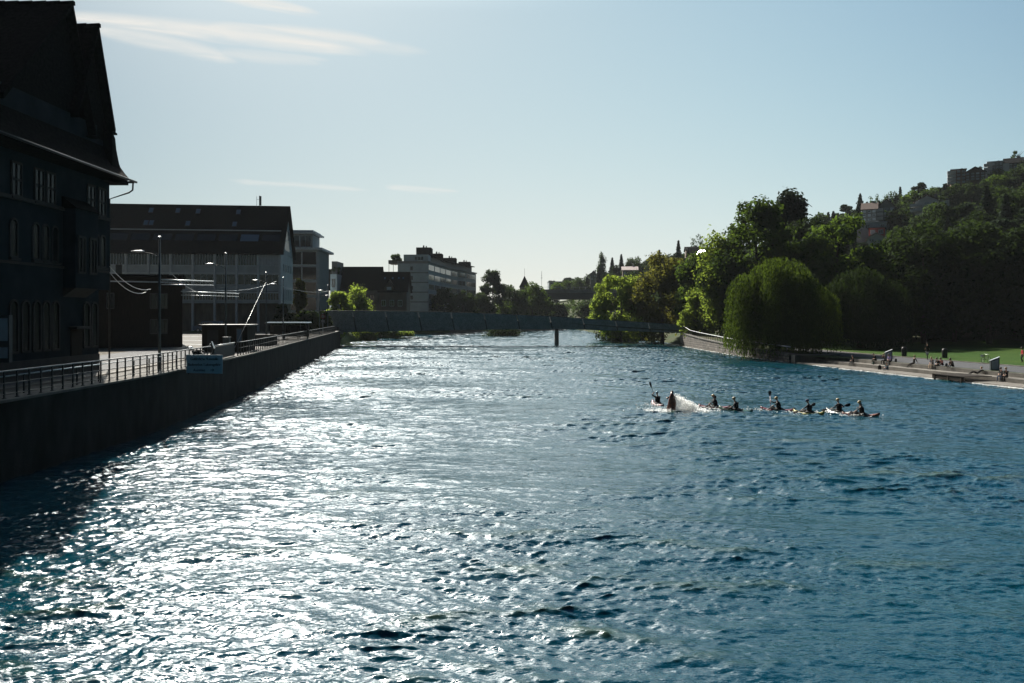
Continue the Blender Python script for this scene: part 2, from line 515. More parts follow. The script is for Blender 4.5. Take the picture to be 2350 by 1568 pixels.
def gz_right(X, Y):
    t = X - Rs(Y)
    if Y < 168:
        base = 0.98 + 0.006 * max(0, t - 14)
        if Y > 109: base = max(base, interp(Y, [(104, .9), (133, 1.55), (155, 2.1), (165, 2.5), (169, 2.9)]) * sstep(12, 5, t) if t < 12 else 0)
    else:
        base = -0.5 + 2.4 * sstep(0, 7, t)
    return base + hill(X, Y)


def gz_left(X, Y):
    t = Ls(Y) - X
    base = 3.2 if Y < 170 else (-0.5 + 3.5 * sstep(0, 6, t))
    return base + (hill(X, Y) if Y > 364 else 0)


def gz(X, Y):
    if Y < 364:
        if X > Rs(Y): return gz_right(X, Y)
        return gz_left(X, Y)
    return 3.0 + hill(X, Y)


def ground_sheet(name, side, matr, start=0.0):
    Ys = list(np.concatenate([np.arange(-40, 170, 6.0), [169.98, 170.02], np.arange(174, 364, 6.0), np.arange(364, 700, 20.0), np.arange(700, 3600, 150.0)]))
    ts = [0, .6, 1.2, 2, 3, 4, 5, 6, 7, 9, 12, 16, 20, 26, 32, 40, 50, 60, 72, 84, 96, 110, 125, 140, 160, 180, 200, 230, 260, 300, 350, 420, 520, 700, 1000, 1600, 2600]
    vs = []
    for Y in Ys:
        for t in ts:
            if side < 0:
                X = Ls(Y) - t - start
                z = gz_left(X, Y) if Y < 364 else 3.0 + hill(X, Y)
            else:
                off = (start if Y < 109 else .65) if Y < 168 else 0
                X = Rs(Y) + t + off
                z = gz_right(X, Y) if Y < 364 else 3.0 + hill(X, Y)
            vs.append((X, Y, z))
    k = len(ts); fs = []
    for i in range(len(Ys) - 1):
        for j in range(k - 1):
            a = i * k + j
            q = (a, a + 1, a + k + 1, a + k) if side > 0 else (a + 1, a, a + k, a + k + 1)
            fs.append(q)
    o = np_mesh(name, vs, fs, matr, smooth=False)
    return tag(o, kind='structure')


def ground_mat(name, grass, dirt):
    m, nt, b = new_mat(name)
    n = nt.nodes
    tc = n.new('ShaderNodeTexCoord')
    n1 = n.new('ShaderNodeTexNoise'); n1.inputs['Scale'].default_value = 0.08; n1.inputs['Detail'].default_value = 8
    n2 = n.new('ShaderNodeTexNoise'); n2.inputs['Scale'].default_value = 4.0; n2.inputs['Detail'].default_value = 6
    for q in (n1, n2): nt.links.new(tc.outputs['Object'], q.inputs['Vector'])
    c1 = n.new('ShaderNodeValToRGB'); c1.color_ramp.elements[0].position = 0.45; c1.color_ramp.elements[1].position = 0.6
    c1.color_ramp.elements[0].color = (*grass, 1); c1.color_ramp.elements[1].color = (*dirt, 1)
    nt.links.new(n1.outputs['Fac'], c1.inputs['Fac'])
    mx = n.new('ShaderNodeMixRGB'); mx.blend_type = 'OVERLAY'; mx.inputs[0].default_value = 0.7
    nt.links.new(c1.outputs[0], mx.inputs[1]); nt.links.new(n2.outputs['Fac'], mx.inputs[2])
    nt.links.new(mx.outputs[0], b.inputs['Base Color'])
    b.inputs['Roughness'].default_value = 0.95; b.inputs['Specular IOR Level'].default_value = 0.1
    bp = n.new('ShaderNodeBump'); bp.inputs['Strength'].default_value = 0.6; bp.inputs['Distance'].default_value = 0.08
    nt.links.new(n2.outputs['Fac'], bp.inputs['Height']); nt.links.new(bp.outputs[0], b.inputs['Normal'])
    return m


M['ground_r'] = ground_mat('grassy_ground', (0.03, 0.045, 0.014), (0.05, 0.05, 0.025))
M['ground_l'] = ground_mat('street_ground', (0.10, 0.09, 0.075), (0.16, 0.14, 0.11))
M['lawn'] = ground_mat('lawn_grass', (0.018, 0.050, 0.003), (0.030, 0.060, 0.005))
ground_sheet('ground_left', -1, M['ground_l'], 0.5)
ground_sheet('ground_right', 1, M['ground_r'], 4.6)

# grass verge on the left bank beyond the footbridge is its own sheet of ground
vs = []; fs = []
Ys = np.arange(171, 300, 4.0); ts = [-0.3, 1, 2, 3, 4.5, 6, 8, 11]
for Y in Ys:
    for t in ts:
        X = Ls(Y) - t
        vs.append((X, Y, gz_left(X, Y) + 0.05 + (-.4 if t < 0 else 0)))
k = len(ts)
for i in range(len(Ys) - 1):
    for j in range(k - 1):
        a = i * k + j
        fs.append((a + 1, a, a + k, a + k + 1))
tag(np_mesh('grass_bank', vs, fs, M['lawn']), kind='structure')

# ------------------------------------------------------------------ water
BUMPS = [  # picture x, y, height, wave length, half width across, half width along, turn
    (1000, 1432, .15, 2.2, 1.3, .9, .15), (1330, 1452, .16, 2.0, 1.5, .9, -.1), (1190, 1398, .12, 2.0, 2.2, .8, .05),
    (1480, 1330, .10, 2.2, 2.6, .9, -.15), (1360, 1306, .08, 2.4, 1.6, .9, .2), (1120, 1552, .14, 1.8, 1.8, .8, .1),
    (560, 1272, .11, 2.0, 3.2, .8, .25), (790, 1275, .09, 2.0, 2.2, .8, -.1), (150, 1335, .14, 2.2, 1.8, 1.0, .1), (60, 1540, .12, 1.8, 1.4, .8, 0),
    (180, 1405, .12, 2.0, 1.2, .8, .2), (1840, 1015, .16, 3.4, 4.0, 1.6, .05), (2050, 1090, .16, 3.6, 6.0, 1.7, -.08), (2250, 1100, .13, 3.4, 4.0, 1.6, .0),
    (1720, 1045, .12, 3.0, 2.0, 1.3, .1), (2180, 1290, .14, 3.0, 3.0, 1.4, .15), (2130, 1150, .12, 3.0, 3.0, 1.4, -.1), (1420, 1222, .07, 2.4, 2.0, 1.0, 0),
    (920, 1010, .08, 3, 4.5, 1.4, .1), (1560, 1490, .10, 1.8, 2.0, .9, -.3), (1650, 1530, .10, 1.6, 1.6, .8, -.2), (700, 1385, .08, 1.8, 2.0, .8, .1), (2010, 975, .10, 3.4, 4, 1.6, 0)]
BW = [(*on_z(x, y)[:2], h * .42, l, wx, wy, tr) for (x, y, h, l, wx, wy, tr) in BUMPS]


def water_height(X, Y, sp):
    rng = np.random.default_rng(11)
    Z = np.zeros_like(X); DX = np.zeros_like(X); DY = np.zeros_like(X)
    # patches of calm and of chop
    P = np.zeros_like(X)
    for i in range(14):
        th = rng.uniform(0, 2 * PI); lam = rng.uniform(7, 26); kx = 2 * PI / lam * math.cos(th) * 0.55; ky = 2 * PI / lam * math.sin(th)
        P += np.sin(kx * X + ky * Y + rng.uniform(0, 6.28) + 0.8 * np.sin(X * 0.21 + i) + .7 * np.sin(Y * .17 + 2 * i))
    P = P / math.sqrt(7)
    patch = np.clip(0.9 + 0.30 * P, 0.45, 1.4)
    warp1 = 0.5 * np.sin(X * 0.7 + 1.3 * np.sin(Y * .31)) + 0.35 * np.sin(Y * 1.05 + 1.7 * np.sin(X * .43))
    warp2 = 0.5 * np.sin(X * 0.55 + Y * .4 + 1.1 * np.sin(Y * .5)) + 0.3 * np.sin(Y * 1.4 - X * .8)
    patch = patch + .25 * np.clip((X - 3) / 14, 0, 1)
    far = 1 + .55 * np.clip((Y - 55) / 90, 0, 1)
    for i in range(96):
        lam = 0.24 * (4.0 / 0.24) ** (rng.random() ** 1.4)
        th = rng.normal(PI / 2, 0.5)
        k = 2 * PI / lam
        s = 0.035 * (1.0 if lam < 1.1 else 0.5) * rng.uniform(.6, 1.3)
        a = s / k
        fade = np.clip((lam / sp - 2.2) / 2.5, 0, 1)
        ph = k * (math.cos(th) * (X + warp1 * .55) + math.sin(th) * (Y + warp2 * .55)) + rng.uniform(0, 6.28)
        am = a * patch * fade * far
        c = np.cos(ph); sn = np.sin(ph)
        Z += am * c
        DX -= am * 0.9 * math.cos(th) * sn; DY -= am * 0.9 * math.sin(th) * sn
    # capillary ripples close by
    near = Y[:, 0] < 42
    Xn, Yn, Sn, Pn = X[near], Y[near], sp[near] * .8, patch[near]
    zn = np.zeros_like(Xn)
    w3 = .25 * np.sin(Xn * 1.9 + 1.3 * np.sin(Yn * 1.3)) + .2 * np.sin(Yn * 2.7 + Xn * .9)
    for i in range(44):
        lam = 0.10 * (0.30 / 0.10) ** rng.random(); th = rng.normal(PI / 2, 0.75); k = 2 * PI / lam
        zn += np.clip(Pn, .5, 1.2) * np.clip((lam / Sn - 2.0) / 1.5, 0, 1) * (0.036 * rng.uniform(.6, 1.3) / k) * np.cos(k * (math.cos(th) * (Xn + w3 * .5) + math.sin(th) * (Yn + w3 * .5)) + rng.uniform(0, 6.28))
    Z[near] += zn
    for (bx, by, h, l, wx, wy, tr) in BW:
        rx = (X - bx); ry = (Y - by) - tr * rx
        e = np.exp(-(rx / wx) ** 2 - (ry / wy) ** 2)
        Z += h * e * np.cos(2 * PI * ry / l + .25 * np.sin(rx * 2.1))
        DY -= -h * 0.7 * e * np.sin(2 * PI * ry / l)
    return Z, DX, DY


def row_step(Y): return interp(Y, [(0, .024), (8, .025), (35, .108), (110, .115), (200, .2), (372, .45)])


rows = []
Y = 7.0
while Y < 372:
    rows.append(Y); Y += row_step(Y) * .8
rows = np.array(rows)
NC = 820
lo = np.array([max(Ls(y) - 0.6, -0.643 * y * 1.25 - 6) for y in rows])
hi = np.array([min(Rs(y) + 1.0, 0.643 * y * 1.25 + 6) for y in rows])
hi = np.maximum(hi, lo + 0.5)
tt = np.linspace(0, 1, NC)
WX = lo[:, None] + (hi - lo)[:, None] * tt[None, :]
WY = np.repeat(rows[:, None], NC, 1)
SPC = np.maximum(np.array([row_step(y) for y in rows])[:, None], (hi - lo)[:, None] / NC * .8) * np.ones((1, NC))
WX = WX.astype(np.float32); WY = WY.astype(np.float32); SPC = SPC.astype(np.float32)
WZ, DX, DY = water_height(WX, WY, SPC)
verts = np.stack([WX + DX, WY + DY, WZ], -1).reshape(-1, 3)
ii = np.arange((len(rows) - 1) * NC).reshape(len(rows) - 1, NC)[:, :-1].ravel()
faces = np.stack([ii, ii + 1, ii + NC + 1, ii + NC], -1)


RIP = (0.30, 0.45, 0.5)


def water_mat():
    m, nt, b = new_mat('river_water')
    n = nt.nodes
    b.inputs['Roughness'].default_value = 0.055
    b.inputs['IOR'].default_value = 1.46
    b.inputs['Specular IOR Level'].default_value = 0.8
    tc = n.new('ShaderNodeTexCoord')
    big = n.new('ShaderNodeTexNoise'); big.inputs['Scale'].default_value = 0.12; big.inputs['Detail'].default_value = 4
    nt.links.new(tc.outputs['Object'], big.inputs['Vector'])
    cr = n.new('ShaderNodeValToRGB'); cr.color_ramp.elements[0].position = 0.3; cr.color_ramp.elements[1].position = 0.75
    cr.color_ramp.elements[0].color = (0.0008, 0.030, 0.050, 1); cr.color_ramp.elements[1].color = (0.001, 0.036, 0.051, 1)
    nt.links.new(big.outputs['Fac'], cr.inputs['Fac'])
    # high crests coloured olive, standing in for light through thin water
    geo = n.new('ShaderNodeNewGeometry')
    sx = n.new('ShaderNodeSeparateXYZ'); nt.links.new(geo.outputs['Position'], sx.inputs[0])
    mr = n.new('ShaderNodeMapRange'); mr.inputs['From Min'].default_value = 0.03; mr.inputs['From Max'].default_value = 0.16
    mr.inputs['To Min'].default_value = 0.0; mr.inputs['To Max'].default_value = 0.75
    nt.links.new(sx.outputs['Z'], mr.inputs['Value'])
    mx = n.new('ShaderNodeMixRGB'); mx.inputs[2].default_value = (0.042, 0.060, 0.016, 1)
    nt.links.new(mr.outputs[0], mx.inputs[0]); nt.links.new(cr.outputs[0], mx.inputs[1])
    nt.links.new(mx.outputs[0], b.inputs['Base Color'])
    mp = n.new('ShaderNodeMapping'); mp.inputs['Scale'].default_value = (0.55, 1.25, 1.0)
    nt.links.new(tc.outputs['Object'], mp.inputs['Vector'])
    h = None
    for sc_, amp, dt in ((2.6, 0.05, 3), (8.0, 0.02, 4)):
        q = n.new('ShaderNodeTexNoise'); q.inputs['Scale'].default_value = sc_; q.inputs['Detail'].default_value = dt
        q.inputs['Distortion'].default_value = 0.4
        nt.links.new(mp.outputs[0], q.inputs['Vector'])
        mm = n.new('ShaderNodeMath'); mm.operation = 'MULTIPLY'; mm.inputs[1].default_value = amp
        nt.links.new(q.outputs['Fac'], mm.inputs[0])
        if h is None: h = mm.outputs[0]
        else:
            ad = n.new('ShaderNodeMath'); ad.operation = 'ADD'
            nt.links.new(h, ad.inputs[0]); nt.links.new(mm.outputs[0], ad.inputs[1]); h = ad.outputs[0]
    bp = n.new('ShaderNodeBump'); bp.inputs['Strength'].default_value = 0.8; bp.inputs['Distance'].default_value = 1.0
    nt.links.new(h, bp.inputs['Height'])
    # ripples too fine for the mesh, given straight as slopes so that they do not wash out far away
    cur = bp.outputs[0]
    patch = n.new('ShaderNodeTexNoise'); patch.inputs['Scale'].default_value = 0.22; patch.inputs['Detail'].default_value = 3
    nt.links.new(mp.outputs[0], patch.inputs['Vector'])
    pm = n.new('ShaderNodeMapRange'); pm.inputs['From Min'].default_value = 0.35; pm.inputs['From Max'].default_value = 0.65
    pm.inputs['To Min'].default_value = 0.35; pm.inputs['To Max'].default_value = 1.3
    nt.links.new(patch.outputs['Fac'], pm.inputs['Value'])
    for sc_, amp in ((3.2, RIP[0]), (11.0, RIP[1]), (30.0, RIP[2])):
        q = n.new('ShaderNodeTexNoise'); q.inputs['Scale'].default_value = sc_; q.inputs['Detail'].default_value = 2
        nt.links.new(mp.outputs[0], q.inputs['Vector'])
        sb = n.new('ShaderNodeVectorMath'); sb.operation = 'SUBTRACT'; sb.inputs[1].default_value = (0.5, 0.5, 0.5)
        nt.links.new(q.outputs['Color'], sb.inputs[0])
        ml = n.new('ShaderNodeVectorMath'); ml.operation = 'MULTIPLY'; ml.inputs[1].default_value = (amp * 0.8, amp, 0)
        nt.links.new(sb.outputs[0], ml.inputs[0])
        sc2 = n.new('ShaderNodeVectorMath'); sc2.operation = 'SCALE'
        nt.links.new(ml.outputs[0], sc2.inputs[0]); nt.links.new(pm.outputs[0], sc2.inputs['Scale'])
        ad = n.new('ShaderNodeVectorMath'); ad.operation = 'ADD'
        nt.links.new(cur, ad.inputs[0]); nt.links.new(sc2.outputs[0], ad.inputs[1]); cur = ad.outputs[0]
    nm = n.new('ShaderNodeVectorMath'); nm.operation = 'NORMALIZE'
    nt.links.new(cur, nm.inputs[0])
    nt.links.new(nm.outputs[0], b.inputs['Normal'])
    return m


M['water'] = water_mat()
tag(np_mesh('river_water', verts, faces, M['water'], smooth=True), kind='structure')
# the rest of the river, out of the picture, a little lower so that the sheets never meet
vs = []; fs = []
Ys = np.arange(-60, 372, 4.0)
for Y in Ys:
    vs += [(Ls(Y) - .6, Y, -.6), (Rs(Y) + 2, Y, -.6)]
for i in range(len(Ys) - 1):
    fs.append((2 * i, 2 * i + 1, 2 * i + 3, 2 * i + 2))
tag(np_mesh('river_bed', vs, fs, M['water']), kind='structure')
del WX, WY, WZ, DX, DY, SPC, verts, faces

# ------------------------------------------------------------------ building helpers
def window(parent, o, ax, up_h, wid, frame='pale_frame', glass='glass', nx=2, nz=1, arch=False, t=0.07, sill=None, nrm=None, proud=0.05):
    """window: frame mesh (the part) with its pane below it. o = lower left corner, ax = unit vector along the wall, nrm = outward"""
    o = Vector(o); ax = Vector(ax).normalized(); up = Vector((0, 0, 1))
    nrm = Vector(nrm) if nrm is not None else ax.cross(up)
    nrm.normalize()
    b = MB(); F = M[frame]
    h = up_h; c = o + nrm * proud * 0.5

    def br(p, q, wd=t):
        b.bar(p, q, wd, proud * 2 + 0.02, F) if abs((q - p).normalized().z) < .5 else b.prism(
            [p - ax * wd / 2 - nrm * proud, p + ax * wd / 2 - nrm * proud, q + ax * wd / 2 - nrm * proud, q - ax * wd / 2 - nrm * proud], nrm * (proud * 2), F)
    hs = h - wid / 2 if arch else h
    br(c, c + up * hs); br(c + ax * wid, c + ax * wid + up * hs)
    br(c, c + ax * wid)
    if arch:
        pts = [c + ax * (wid / 2 - math.cos(a) * wid / 2) + up * (hs + math.sin(a) * wid / 2) for a in np.linspace(0, PI, 9)]
        for p, q in zip(pts[:-1], pts[1:]):
            b.bar(p, q, t, proud * 2, F)
    else:
        br(c + up * h, c + ax * wid + up * h)
    for i in range(1, nx):
        br(c + ax * (wid * i / nx), c + ax * (wid * i / nx) + up * (h if not arch else hs + wid * .35), t * 0.6)
    for i in range(1, nz):
        br(c + up * (h * i / nz), c + ax * wid + up * (h * i / nz), t * 0.6)
    w_ = b.build('window', F, parent)
    g = MB()
    if arch:
        poly = [o, o + ax * wid] + [o + ax * (wid / 2 + math.cos(a) * wid / 2) + up * (hs + math.sin(a) * wid / 2) for a in np.linspace(0, PI, 9)]
    else:
        poly = [o, o + ax * wid, o + ax * wid + up * h, o + up * h]
    g.prism([p + nrm * 0.006 for p in poly], nrm * 0.02, M[glass])
    g.build('pane', M[glass], w_)
    if sill:
        s = MB(); s.bar(o - ax * .1 + nrm * .08 - up * .1, o + ax * (wid + .1) + nrm * .08 - up * .1, .22, .12, M[sill])
        s.build('sill', M[sill], w_)
    return w_


def gable_roof(b, x0, x1, y0, y1, z0, z1, m, along='x', th=0.25, over=0.4):
    """two thick roof slopes with the ridge along an axis"""
    if along == 'x':
        ym = (y0 + y1) / 2
        for s, e in ((-1, y0), (1, y1)):
            dz = (z1 - z0) / abs(ym - e)
            p = [(x0 - over, ym, z1), (x0 - over, e + s * over, z0 - over * dz), (x0 - over, e + s * over, z0 - over * dz + th), (x0 - over, ym, z1 + th)]
            b.prism(p, (x1 - x0 + 2 * over, 0, 0), m)
    else:
        xm = (x0 + x1) / 2
        for s, e in ((-1, x0), (1, x1)):
            dz = (z1 - z0) / abs(xm - e)
            p = [(xm, y0 - over, z1), (e + s * over, y0 - over, z0 - over * dz), (e + s * over, y0 - over, z0 - over * dz + th), (xm, y0 - over, z1 + th)]
            b.prism(p, (0, y1 - y0 + 2 * over, 0), m)


# ------------------------------------------------------------------ big corner house at the left edge
HB = Vector((-26, 45, 3.2))
hs_ = thing('corner_house', 'tall dark house with steep stepped gable roofs at the left edge above the quay', 'house', HB)


def hl(x, y, z): return Vector((x - HB.x, y - HB.y, z - HB.z))


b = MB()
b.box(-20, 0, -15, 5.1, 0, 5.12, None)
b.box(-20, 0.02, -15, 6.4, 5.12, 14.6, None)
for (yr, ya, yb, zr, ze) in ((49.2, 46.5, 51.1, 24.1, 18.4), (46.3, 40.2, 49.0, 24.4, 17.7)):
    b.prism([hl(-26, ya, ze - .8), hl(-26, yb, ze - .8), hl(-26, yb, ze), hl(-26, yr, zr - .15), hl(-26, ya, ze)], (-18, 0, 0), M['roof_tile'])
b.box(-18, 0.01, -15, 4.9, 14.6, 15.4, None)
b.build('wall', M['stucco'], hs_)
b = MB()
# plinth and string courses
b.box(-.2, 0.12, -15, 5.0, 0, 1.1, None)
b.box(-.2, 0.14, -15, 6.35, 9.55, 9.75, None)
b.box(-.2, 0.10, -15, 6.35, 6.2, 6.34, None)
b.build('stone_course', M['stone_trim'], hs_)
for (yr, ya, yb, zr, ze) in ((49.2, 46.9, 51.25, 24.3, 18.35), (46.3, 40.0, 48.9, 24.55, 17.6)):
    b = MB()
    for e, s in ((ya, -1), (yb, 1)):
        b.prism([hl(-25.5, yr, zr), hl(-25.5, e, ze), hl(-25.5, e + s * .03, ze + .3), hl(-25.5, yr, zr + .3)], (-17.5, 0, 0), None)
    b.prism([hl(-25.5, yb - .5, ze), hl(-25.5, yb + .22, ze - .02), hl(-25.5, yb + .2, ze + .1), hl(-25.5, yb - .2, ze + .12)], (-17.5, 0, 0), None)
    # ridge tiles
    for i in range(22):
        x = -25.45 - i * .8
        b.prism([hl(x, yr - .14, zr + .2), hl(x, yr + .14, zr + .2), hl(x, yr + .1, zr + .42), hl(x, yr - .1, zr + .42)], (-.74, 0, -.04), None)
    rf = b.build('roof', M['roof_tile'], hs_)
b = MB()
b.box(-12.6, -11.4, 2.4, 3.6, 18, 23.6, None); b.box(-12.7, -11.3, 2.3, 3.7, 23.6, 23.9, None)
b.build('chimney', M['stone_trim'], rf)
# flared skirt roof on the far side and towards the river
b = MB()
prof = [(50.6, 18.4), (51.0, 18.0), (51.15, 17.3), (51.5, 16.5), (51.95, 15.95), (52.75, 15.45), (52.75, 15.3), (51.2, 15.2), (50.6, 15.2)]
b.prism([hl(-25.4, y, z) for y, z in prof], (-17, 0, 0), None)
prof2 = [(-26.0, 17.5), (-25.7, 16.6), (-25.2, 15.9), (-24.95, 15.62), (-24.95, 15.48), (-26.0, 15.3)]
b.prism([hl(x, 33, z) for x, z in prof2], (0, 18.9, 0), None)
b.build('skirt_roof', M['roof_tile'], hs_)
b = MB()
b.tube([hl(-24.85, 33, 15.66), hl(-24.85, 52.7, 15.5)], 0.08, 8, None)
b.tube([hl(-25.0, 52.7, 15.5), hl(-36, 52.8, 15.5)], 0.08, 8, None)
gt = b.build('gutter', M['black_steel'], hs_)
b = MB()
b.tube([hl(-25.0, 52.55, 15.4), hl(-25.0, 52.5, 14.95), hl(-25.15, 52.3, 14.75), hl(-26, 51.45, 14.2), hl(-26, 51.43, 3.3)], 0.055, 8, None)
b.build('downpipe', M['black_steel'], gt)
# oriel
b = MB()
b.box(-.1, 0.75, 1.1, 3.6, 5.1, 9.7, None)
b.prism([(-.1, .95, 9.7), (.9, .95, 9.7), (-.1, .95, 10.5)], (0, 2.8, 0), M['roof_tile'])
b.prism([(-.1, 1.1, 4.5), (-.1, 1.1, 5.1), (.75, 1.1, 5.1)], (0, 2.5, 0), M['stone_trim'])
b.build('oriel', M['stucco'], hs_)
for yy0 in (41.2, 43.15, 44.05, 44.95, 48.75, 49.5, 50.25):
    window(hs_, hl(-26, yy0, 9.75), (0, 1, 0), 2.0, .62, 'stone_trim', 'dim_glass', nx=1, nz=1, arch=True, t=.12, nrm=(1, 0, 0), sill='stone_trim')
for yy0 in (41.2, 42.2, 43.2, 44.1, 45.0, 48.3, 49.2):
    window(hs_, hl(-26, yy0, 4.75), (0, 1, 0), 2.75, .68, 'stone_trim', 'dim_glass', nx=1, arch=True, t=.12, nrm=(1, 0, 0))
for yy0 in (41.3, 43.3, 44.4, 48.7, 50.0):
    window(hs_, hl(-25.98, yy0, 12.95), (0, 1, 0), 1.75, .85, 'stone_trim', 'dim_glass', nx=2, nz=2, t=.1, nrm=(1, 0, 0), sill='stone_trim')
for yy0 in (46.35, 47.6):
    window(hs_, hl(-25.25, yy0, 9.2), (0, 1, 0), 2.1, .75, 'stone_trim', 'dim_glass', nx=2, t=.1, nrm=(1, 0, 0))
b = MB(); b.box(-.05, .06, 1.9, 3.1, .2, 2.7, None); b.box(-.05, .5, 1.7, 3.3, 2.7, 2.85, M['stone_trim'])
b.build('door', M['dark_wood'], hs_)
# pale notice panel post near the house corner of the quay is a sign of its own
sgn = thing('street_column', 'slim blue glass street column beside the tall dark house at the left edge', 'street sign', at(10, 832, 37))
b = MB(); b.box(-.33, .3, -.12, .12, 0, 2.2, None); b.build('column_body', M['dark_frame'], sgn)
b = MB(); b.box(-.26, .23, -.14, -.121, 1.0, 2.05, None); b.box(-.26, .23, -.14, -.121, .2, .7, None); b.build('panel', M['blind'], sgn)

# ------------------------------------------------------------------ timber shed
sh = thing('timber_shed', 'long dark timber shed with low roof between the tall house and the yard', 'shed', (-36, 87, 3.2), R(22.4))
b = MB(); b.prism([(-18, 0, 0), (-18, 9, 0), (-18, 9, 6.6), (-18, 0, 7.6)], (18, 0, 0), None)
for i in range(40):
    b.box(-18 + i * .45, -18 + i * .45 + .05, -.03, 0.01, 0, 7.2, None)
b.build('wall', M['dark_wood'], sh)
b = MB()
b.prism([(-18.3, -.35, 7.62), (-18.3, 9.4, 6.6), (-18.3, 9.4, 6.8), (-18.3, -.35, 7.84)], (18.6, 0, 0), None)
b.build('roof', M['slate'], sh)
b = MB(); b.box(-6.6, -6.0, .8, 1.4, 7.0, 8.9, None); b.build('chimney', M['conc_dark'], sh)
b = MB()
b.tube([(-18, -.42, 7.1), (0.3, -.42, 7.02)], .07, 6, None); b.build('gutter', M['metal_trim'], sh)
for x in (-3.2, -2.2, -7.4):
    window(sh, (x, 0, 4.2), (1, 0, 0), 1.6, .7, 'dark_frame', nx=1, nrm=(0, -1, 0))
for x in (-3.2, -2.2):
    window(sh, (x, 0, 1.5), (1, 0, 0), 1.5, .7, 'dark_frame', nx=1, nrm=(0, -1, 0))
b = MB(); b.box(-12, -9.5, -.07, -.02, 0, 2.6, None); b.build('door', M['black_steel'], sh)
b = MB(); b.tube([(-9.0, -.1, .2), (-9.0, -.1, 2.7)], .04, 6); b.tube([(-8.4, -.1, .2), (-8.4, -.1, 1.7)], .04, 6); b.build('downpipe', M['metal_trim'], sh)

# ------------------------------------------------------------------ factory building
FB = Vector((-48.5, 167, 3.2))
fa = thing('factory_building', 'long pale-framed industrial building with steep dark roof and skylights', 'building', FB, R(-6.5 + 13.0))
LEN, DEP = 39.0, 16.0
EZ, RZ = 16.9, 27.0
NB = 8; BW_ = 4.4
b = MB()
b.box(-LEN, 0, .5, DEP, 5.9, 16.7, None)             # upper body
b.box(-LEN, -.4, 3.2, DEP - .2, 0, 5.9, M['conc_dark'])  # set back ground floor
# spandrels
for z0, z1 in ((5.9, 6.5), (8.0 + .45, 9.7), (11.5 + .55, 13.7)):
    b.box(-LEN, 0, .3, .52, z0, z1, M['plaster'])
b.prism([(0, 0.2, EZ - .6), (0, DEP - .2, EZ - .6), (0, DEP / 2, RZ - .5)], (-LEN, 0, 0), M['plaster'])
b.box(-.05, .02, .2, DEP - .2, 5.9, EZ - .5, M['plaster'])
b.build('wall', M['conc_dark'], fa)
for i in range(NB + 1):
    b = MB(); x = -i * BW_
    b.box(x - .42, x - .02, 0.0, .56, 0, 16.5, None); b.build('pillar', M['metal_trim'], fa)
for z in (16.2, 12.05, 8.1):
    b = MB(); b.box(-LEN + .4, -.03, .08, .55, z + .0, z + .22, None); b.build('lintel', M['pale_frame'], fa)
k = 0
for r_, (z0, hh) in enumerate(((13.75, 2.4), (9.75, 2.2), (6.55, 1.5))):
    for i in range(NB):
        x = -(i + 1) * BW_ + .05
        gl = 'blind' if (r_ == 0 and i in (0,)) or (r_ == 1 and i in (6,)) else 'glass'
        window(fa, (x, .3, z0), (1, 0, 0), hh, BW_ - .5, 'metal_trim', gl, nx=(7 if r_ != 1 else 3), nz=1, t=.11, nrm=(0, -1, 0), proud=.06)
# gable end windows
for yy0 in (3.0, 6.0, 9.0, 12.0):
    window(fa, (.02, yy0, 12.7), (0, 1, 0), 1.7, .9, 'metal_trim', nx=2, t=.08, nrm=(1, 0, 0))
    window(fa, (.02, yy0, 6.6), (0, 1, 0), 2.4, 1.6, 'metal_trim', 'blind', nx=3, t=.1, nrm=(1, 0, 0))
window(fa, (.02, 5.0, 17.4), (0, 1, 0), 4.6, 6.0, 'metal_trim', nx=6, nz=2, t=.12, nrm=(1, 0, 0))
b = MB()
gable_roof(b, -LEN, 0, 0, DEP, EZ, RZ, None, 'x', .35, .7)
rf = b.build('roof', M['slate'], fa)


def on_roof(x, t):
    """point on the front slope: t=0 at eave, 1 at ridge"""
    return Vector((x, DEP / 2 * t, EZ + (RZ - EZ) * t))


